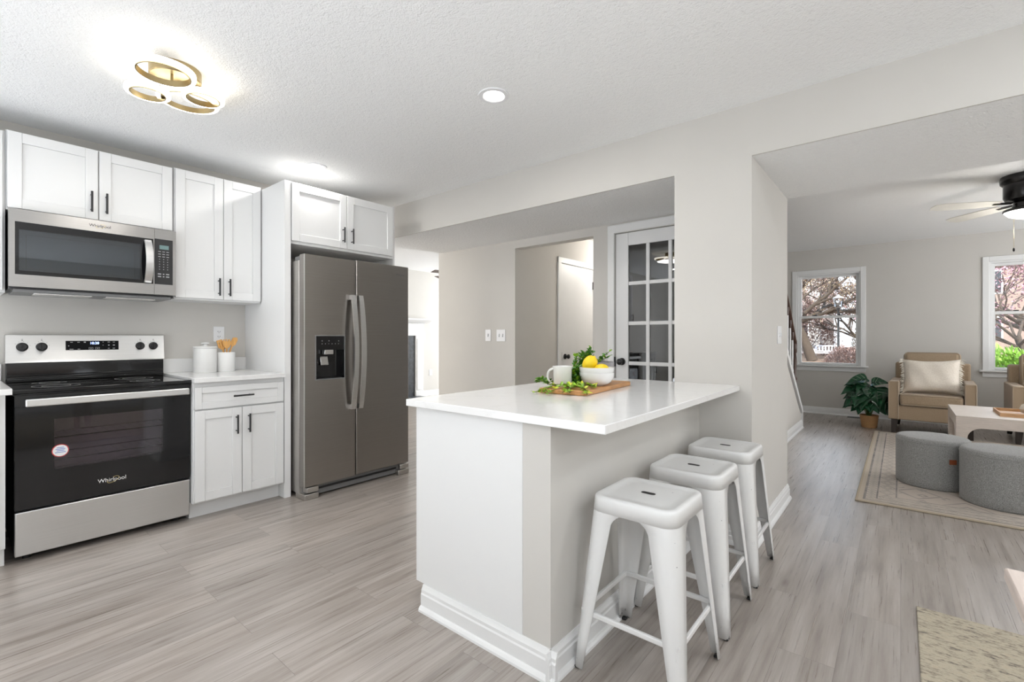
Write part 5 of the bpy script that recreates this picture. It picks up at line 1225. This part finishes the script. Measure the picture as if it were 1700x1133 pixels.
# ================================================================== OUTSIDE
GZ = 0.15
struct('ground', MB().box(-14, 26, YB + 0.3, 60, GZ - 0.1, GZ), 'leaf_litter')
random.seed(11)
def tree(name, label, base, h, spread, rtrunk, nb, blossom, nblo, bsize, lean=(0, 0), fork=0.35, group='trees outside the front windows'):
    t = thing(name, label, 'tree', base, group); base = Vector(base)
    tr_ = MB(); br2 = MB(); bl_ = MB(); tips = []
    top = base + Vector((lean[0], lean[1], h * fork))
    tr_.tube([base, base.lerp(top, 0.5) + Vector((0.05, 0, 0)), top], [rtrunk * 1.25, rtrunk, rtrunk * 0.85], 12)
    def grow(p_, d, L, r, depth):
        d = d.normalized(); mid = p_ + d * L * 0.5 + Vector((random.uniform(-.08, .08), random.uniform(-.08, .08), random.uniform(-.03, .08))) * L
        e = p_ + d * L
        (tr_ if depth >= 3 else br2).tube([p_, mid, e], [r, r * 0.8, r * 0.6], 8 if depth >= 3 else 5)
        tips.append((mid, e))
        if depth == 0: return
        for k in range(3 if depth > 1 else 2):
            dd = d + Vector((random.uniform(-1, 1), random.uniform(-1, 1), random.uniform(-.5, .7))) * spread
            grow(p_.lerp(e, random.uniform(0.55, 1.0)), dd, L * random.uniform(0.6, 0.82), r * 0.6, depth - 1)
    for k in range(nb):
        a = 2 * PI * (k + random.random() * 0.6) / nb
        grow(base.lerp(top, random.uniform(0.7, 1.0)), Vector((math.cos(a), math.sin(a), random.uniform(0.35, 1.0))), h * 0.28, rtrunk * 0.55, 4)
    obj('trunk', tr_, 'bark', t); obj('branches', br2, 'twig', t)
    for k in range(nblo):
        a, b = random.choice(tips); q = a.lerp(b, random.random()) + Vector((random.gauss(0, 1), random.gauss(0, 1), random.gauss(0, 1))) * 0.11
        d = Vector((random.uniform(-1, 1), random.uniform(-1, 1), random.uniform(-1, 1)))
        bl_.leaf(q, d, (random.uniform(-1, 1), random.uniform(-1, 1), 1), bsize * random.uniform(.6, 1.3), bsize * 0.8, 0.3, 0.0, 2)
    obj('foliage', bl_, blossom, t, smooth=False)
    return t
tree('tree', 'stout cream-leaved tree with a leaning trunk outside the left window', (-2.92, 23.8, GZ), 6.6, 0.8, 0.17, 9, 'blossom_cream', 11000, 0.085, (-0.75, 0.1), 0.30)
tree('tree', 'brown twiggy tree behind the lamp post outside the left window', (-1.9, 30.5, GZ), 6.2, 0.6, 0.11, 8, 'blossom_rust', 10000, 0.10, (0.3, 0), 0.16)
tree('tree', 'pink blossoming tree with dark branches outside the right window', (1.95, 14.0, GZ), 4.8, 0.8, 0.05, 8, 'blossom_pink', 10000, 0.055, (-0.1, 0), 0.22)
tree('tree', 'farther pink blossoming tree behind the first one, right window', (3.6, 23.0, GZ), 7.5, 0.8, 0.14, 8, 'blossom_pink', 8000, 0.10, (0, 0), 0.16)
def shrub(label, c, rx, ry, rz, nl, mat, size, group='shrubs outside'):
    t = thing('shrub', label, 'shrub', c, group); a = MB(); s_ = MB(); c = Vector(c)
    for k in range(14):
        an = random.uniform(0, 2 * PI); s_.tube([c, c + Vector((rx * .7 * math.cos(an), ry * .7 * math.sin(an), rz * random.uniform(.5, .9)))], 0.008, 5)
    for k in range(nl):
        u = Vector((random.gauss(0, 1), random.gauss(0, 1), random.gauss(0, 1))).normalized() * random.uniform(0.75, 1.0); u.z = abs(u.z)
        q = c + Vector((u.x * rx, u.y * ry, u.z * rz * (1 + 0.12 * math.sin(u.x * 9))))
        a.leaf(q, u + Vector((random.uniform(-.6, .6), random.uniform(-.6, .6), random.uniform(-.2, .7))), (0, 0, 1), size * random.uniform(.7, 1.4), size * 0.45, 0.3, 0.1, 2)
    obj('twigs', s_, 'twig', t); obj('foliage', a, mat, t, smooth=False)
shrub('bright green shrub below the right window', (1.75, 10.9, GZ), 1.3, 0.8, 0.88, 5200, 'shrub_leaf', 0.10)
shrub('brown leafy shrub on the right in the left window', (-0.95, 17.5, GZ), 1.0, 0.7, 0.80, 5500, 'blossom_rust', 0.075)
shrub('tall brown twiggy hedge behind the white bench, left window', (-4.2, 31.5, GZ), 1.8, 0.9, 2.9, 8000, 'blossom_rust', 0.13)
shrub('pale twiggy hedge right of the white bench, left window', (-0.9, 27.5, GZ), 1.0, 0.9, 2.3, 6000, 'blossom_cream', 0.11)
bn = thing('garden_bench', 'white slatted garden bench seen through the left window', 'bench', (-2.72, 27.0, GZ))
BX, BY = -2.72, 27.0
obj('seat', MB().box(BX - 0.5, BX + 0.5, BY - 0.4, BY, GZ + 0.26, GZ + 0.30), 'bench_paint', bn)
for z0, z1 in ((0.34, 0.38), (0.60, 0.65)): obj('back_rail', MB().box(BX - 0.5, BX + 0.5, BY, BY + 0.05, GZ + z0, GZ + z1), 'bench_paint', bn)
for k in range(8): obj('back_slat', MB().box(BX - 0.46 + k * 0.125, BX - 0.405 + k * 0.125, BY + 0.01, BY + 0.04, GZ + 0.38, GZ + 0.60), 'bench_paint', bn)
for s_ in (-1, 1):
    obj('leg', MB().box(BX + s_ * 0.47 - 0.03, BX + s_ * 0.47 + 0.03, BY - 0.4, BY - 0.34, GZ, GZ + 0.44), 'bench_paint', bn)
    obj('leg', MB().box(BX + s_ * 0.47 - 0.03, BX + s_ * 0.47 + 0.03, BY, BY + 0.06, GZ, GZ + 0.66), 'bench_paint', bn)
    obj('armrest', MB().box(BX + s_ * 0.47 - 0.035, BX + s_ * 0.47 + 0.035, BY - 0.42, BY, GZ + 0.44, GZ + 0.47), 'bench_paint', bn)
LX, LY = -1.60, 19.0
lp = thing('lamp_post', 'dark lamp post with a glass lantern seen through the left window', 'lamp post', (LX, LY, GZ))
obj('post', MB().lathe([(0.07, 0), (0.07, 0.3), (0.035, 0.36), (0.03, 1.9), (0.05, 1.95), (0.06, 2.0)], (LX, LY, GZ), 14), 'black_metal', lp)
ln = obj('lantern', MB().lathe([(0.06, 2.0), (0.11, 2.04), (0.16, 2.32), (0.15, 2.33), (0, 2.33)], (LX, LY, GZ), 6), 'window_glass', lp, smooth=False)
obj('lantern_cap', MB().lathe([(0.16, 2.33), (0.15, 2.345), (0.05, 2.40), (0.02, 2.44), (0, 2.45)], (LX, LY, GZ), 6), 'bench_paint', lp, smooth=False)
def house(label, x0, x1, y0, y1, h, ridge, mat):
    t = thing('house', label, 'house', ((x0 + x1) / 2, y0, GZ), 'houses across the street')
    obj('walls', MB().box(x0, x1, y0, y1, GZ, h), mat, t)
    ym = (y0 + y1) / 2
    obj('roof', MB().prism([(y0 - 0.4, h), (ym, ridge), (y1 + 0.4, h)], 'x', x0 - 0.3, x1 + 0.3), 'roof_shingle', t, smooth=False)
    k = 0; x = x0 + 1.2
    while x < x1 - 1.5:
        for z in (1.0, 3.9):
            if z + 1.6 < h:
                w_ = obj('window', MB().box(x, x + 1.0, y0 - 0.05, y0, z, z + 1.5), 'trim_paint', t)
                obj('pane', MB().box(x + 0.08, x + 0.92, y0 - 0.07, y0 - 0.05, z + 0.08, z + 1.42), 'slate', w_)
        x += 2.6
house('cream-sided house far behind the trees in the left window', -12, -4.0, 36, 44, 5.2, 8.0, 'siding')
house('tan-sided house far behind the trees, spanning both windows', -2.5, 16, 42, 50, 5.8, 8.8, 'siding_tan')

for o in list(bpy.data.objects):
    if '_org' in o: del o['_org']
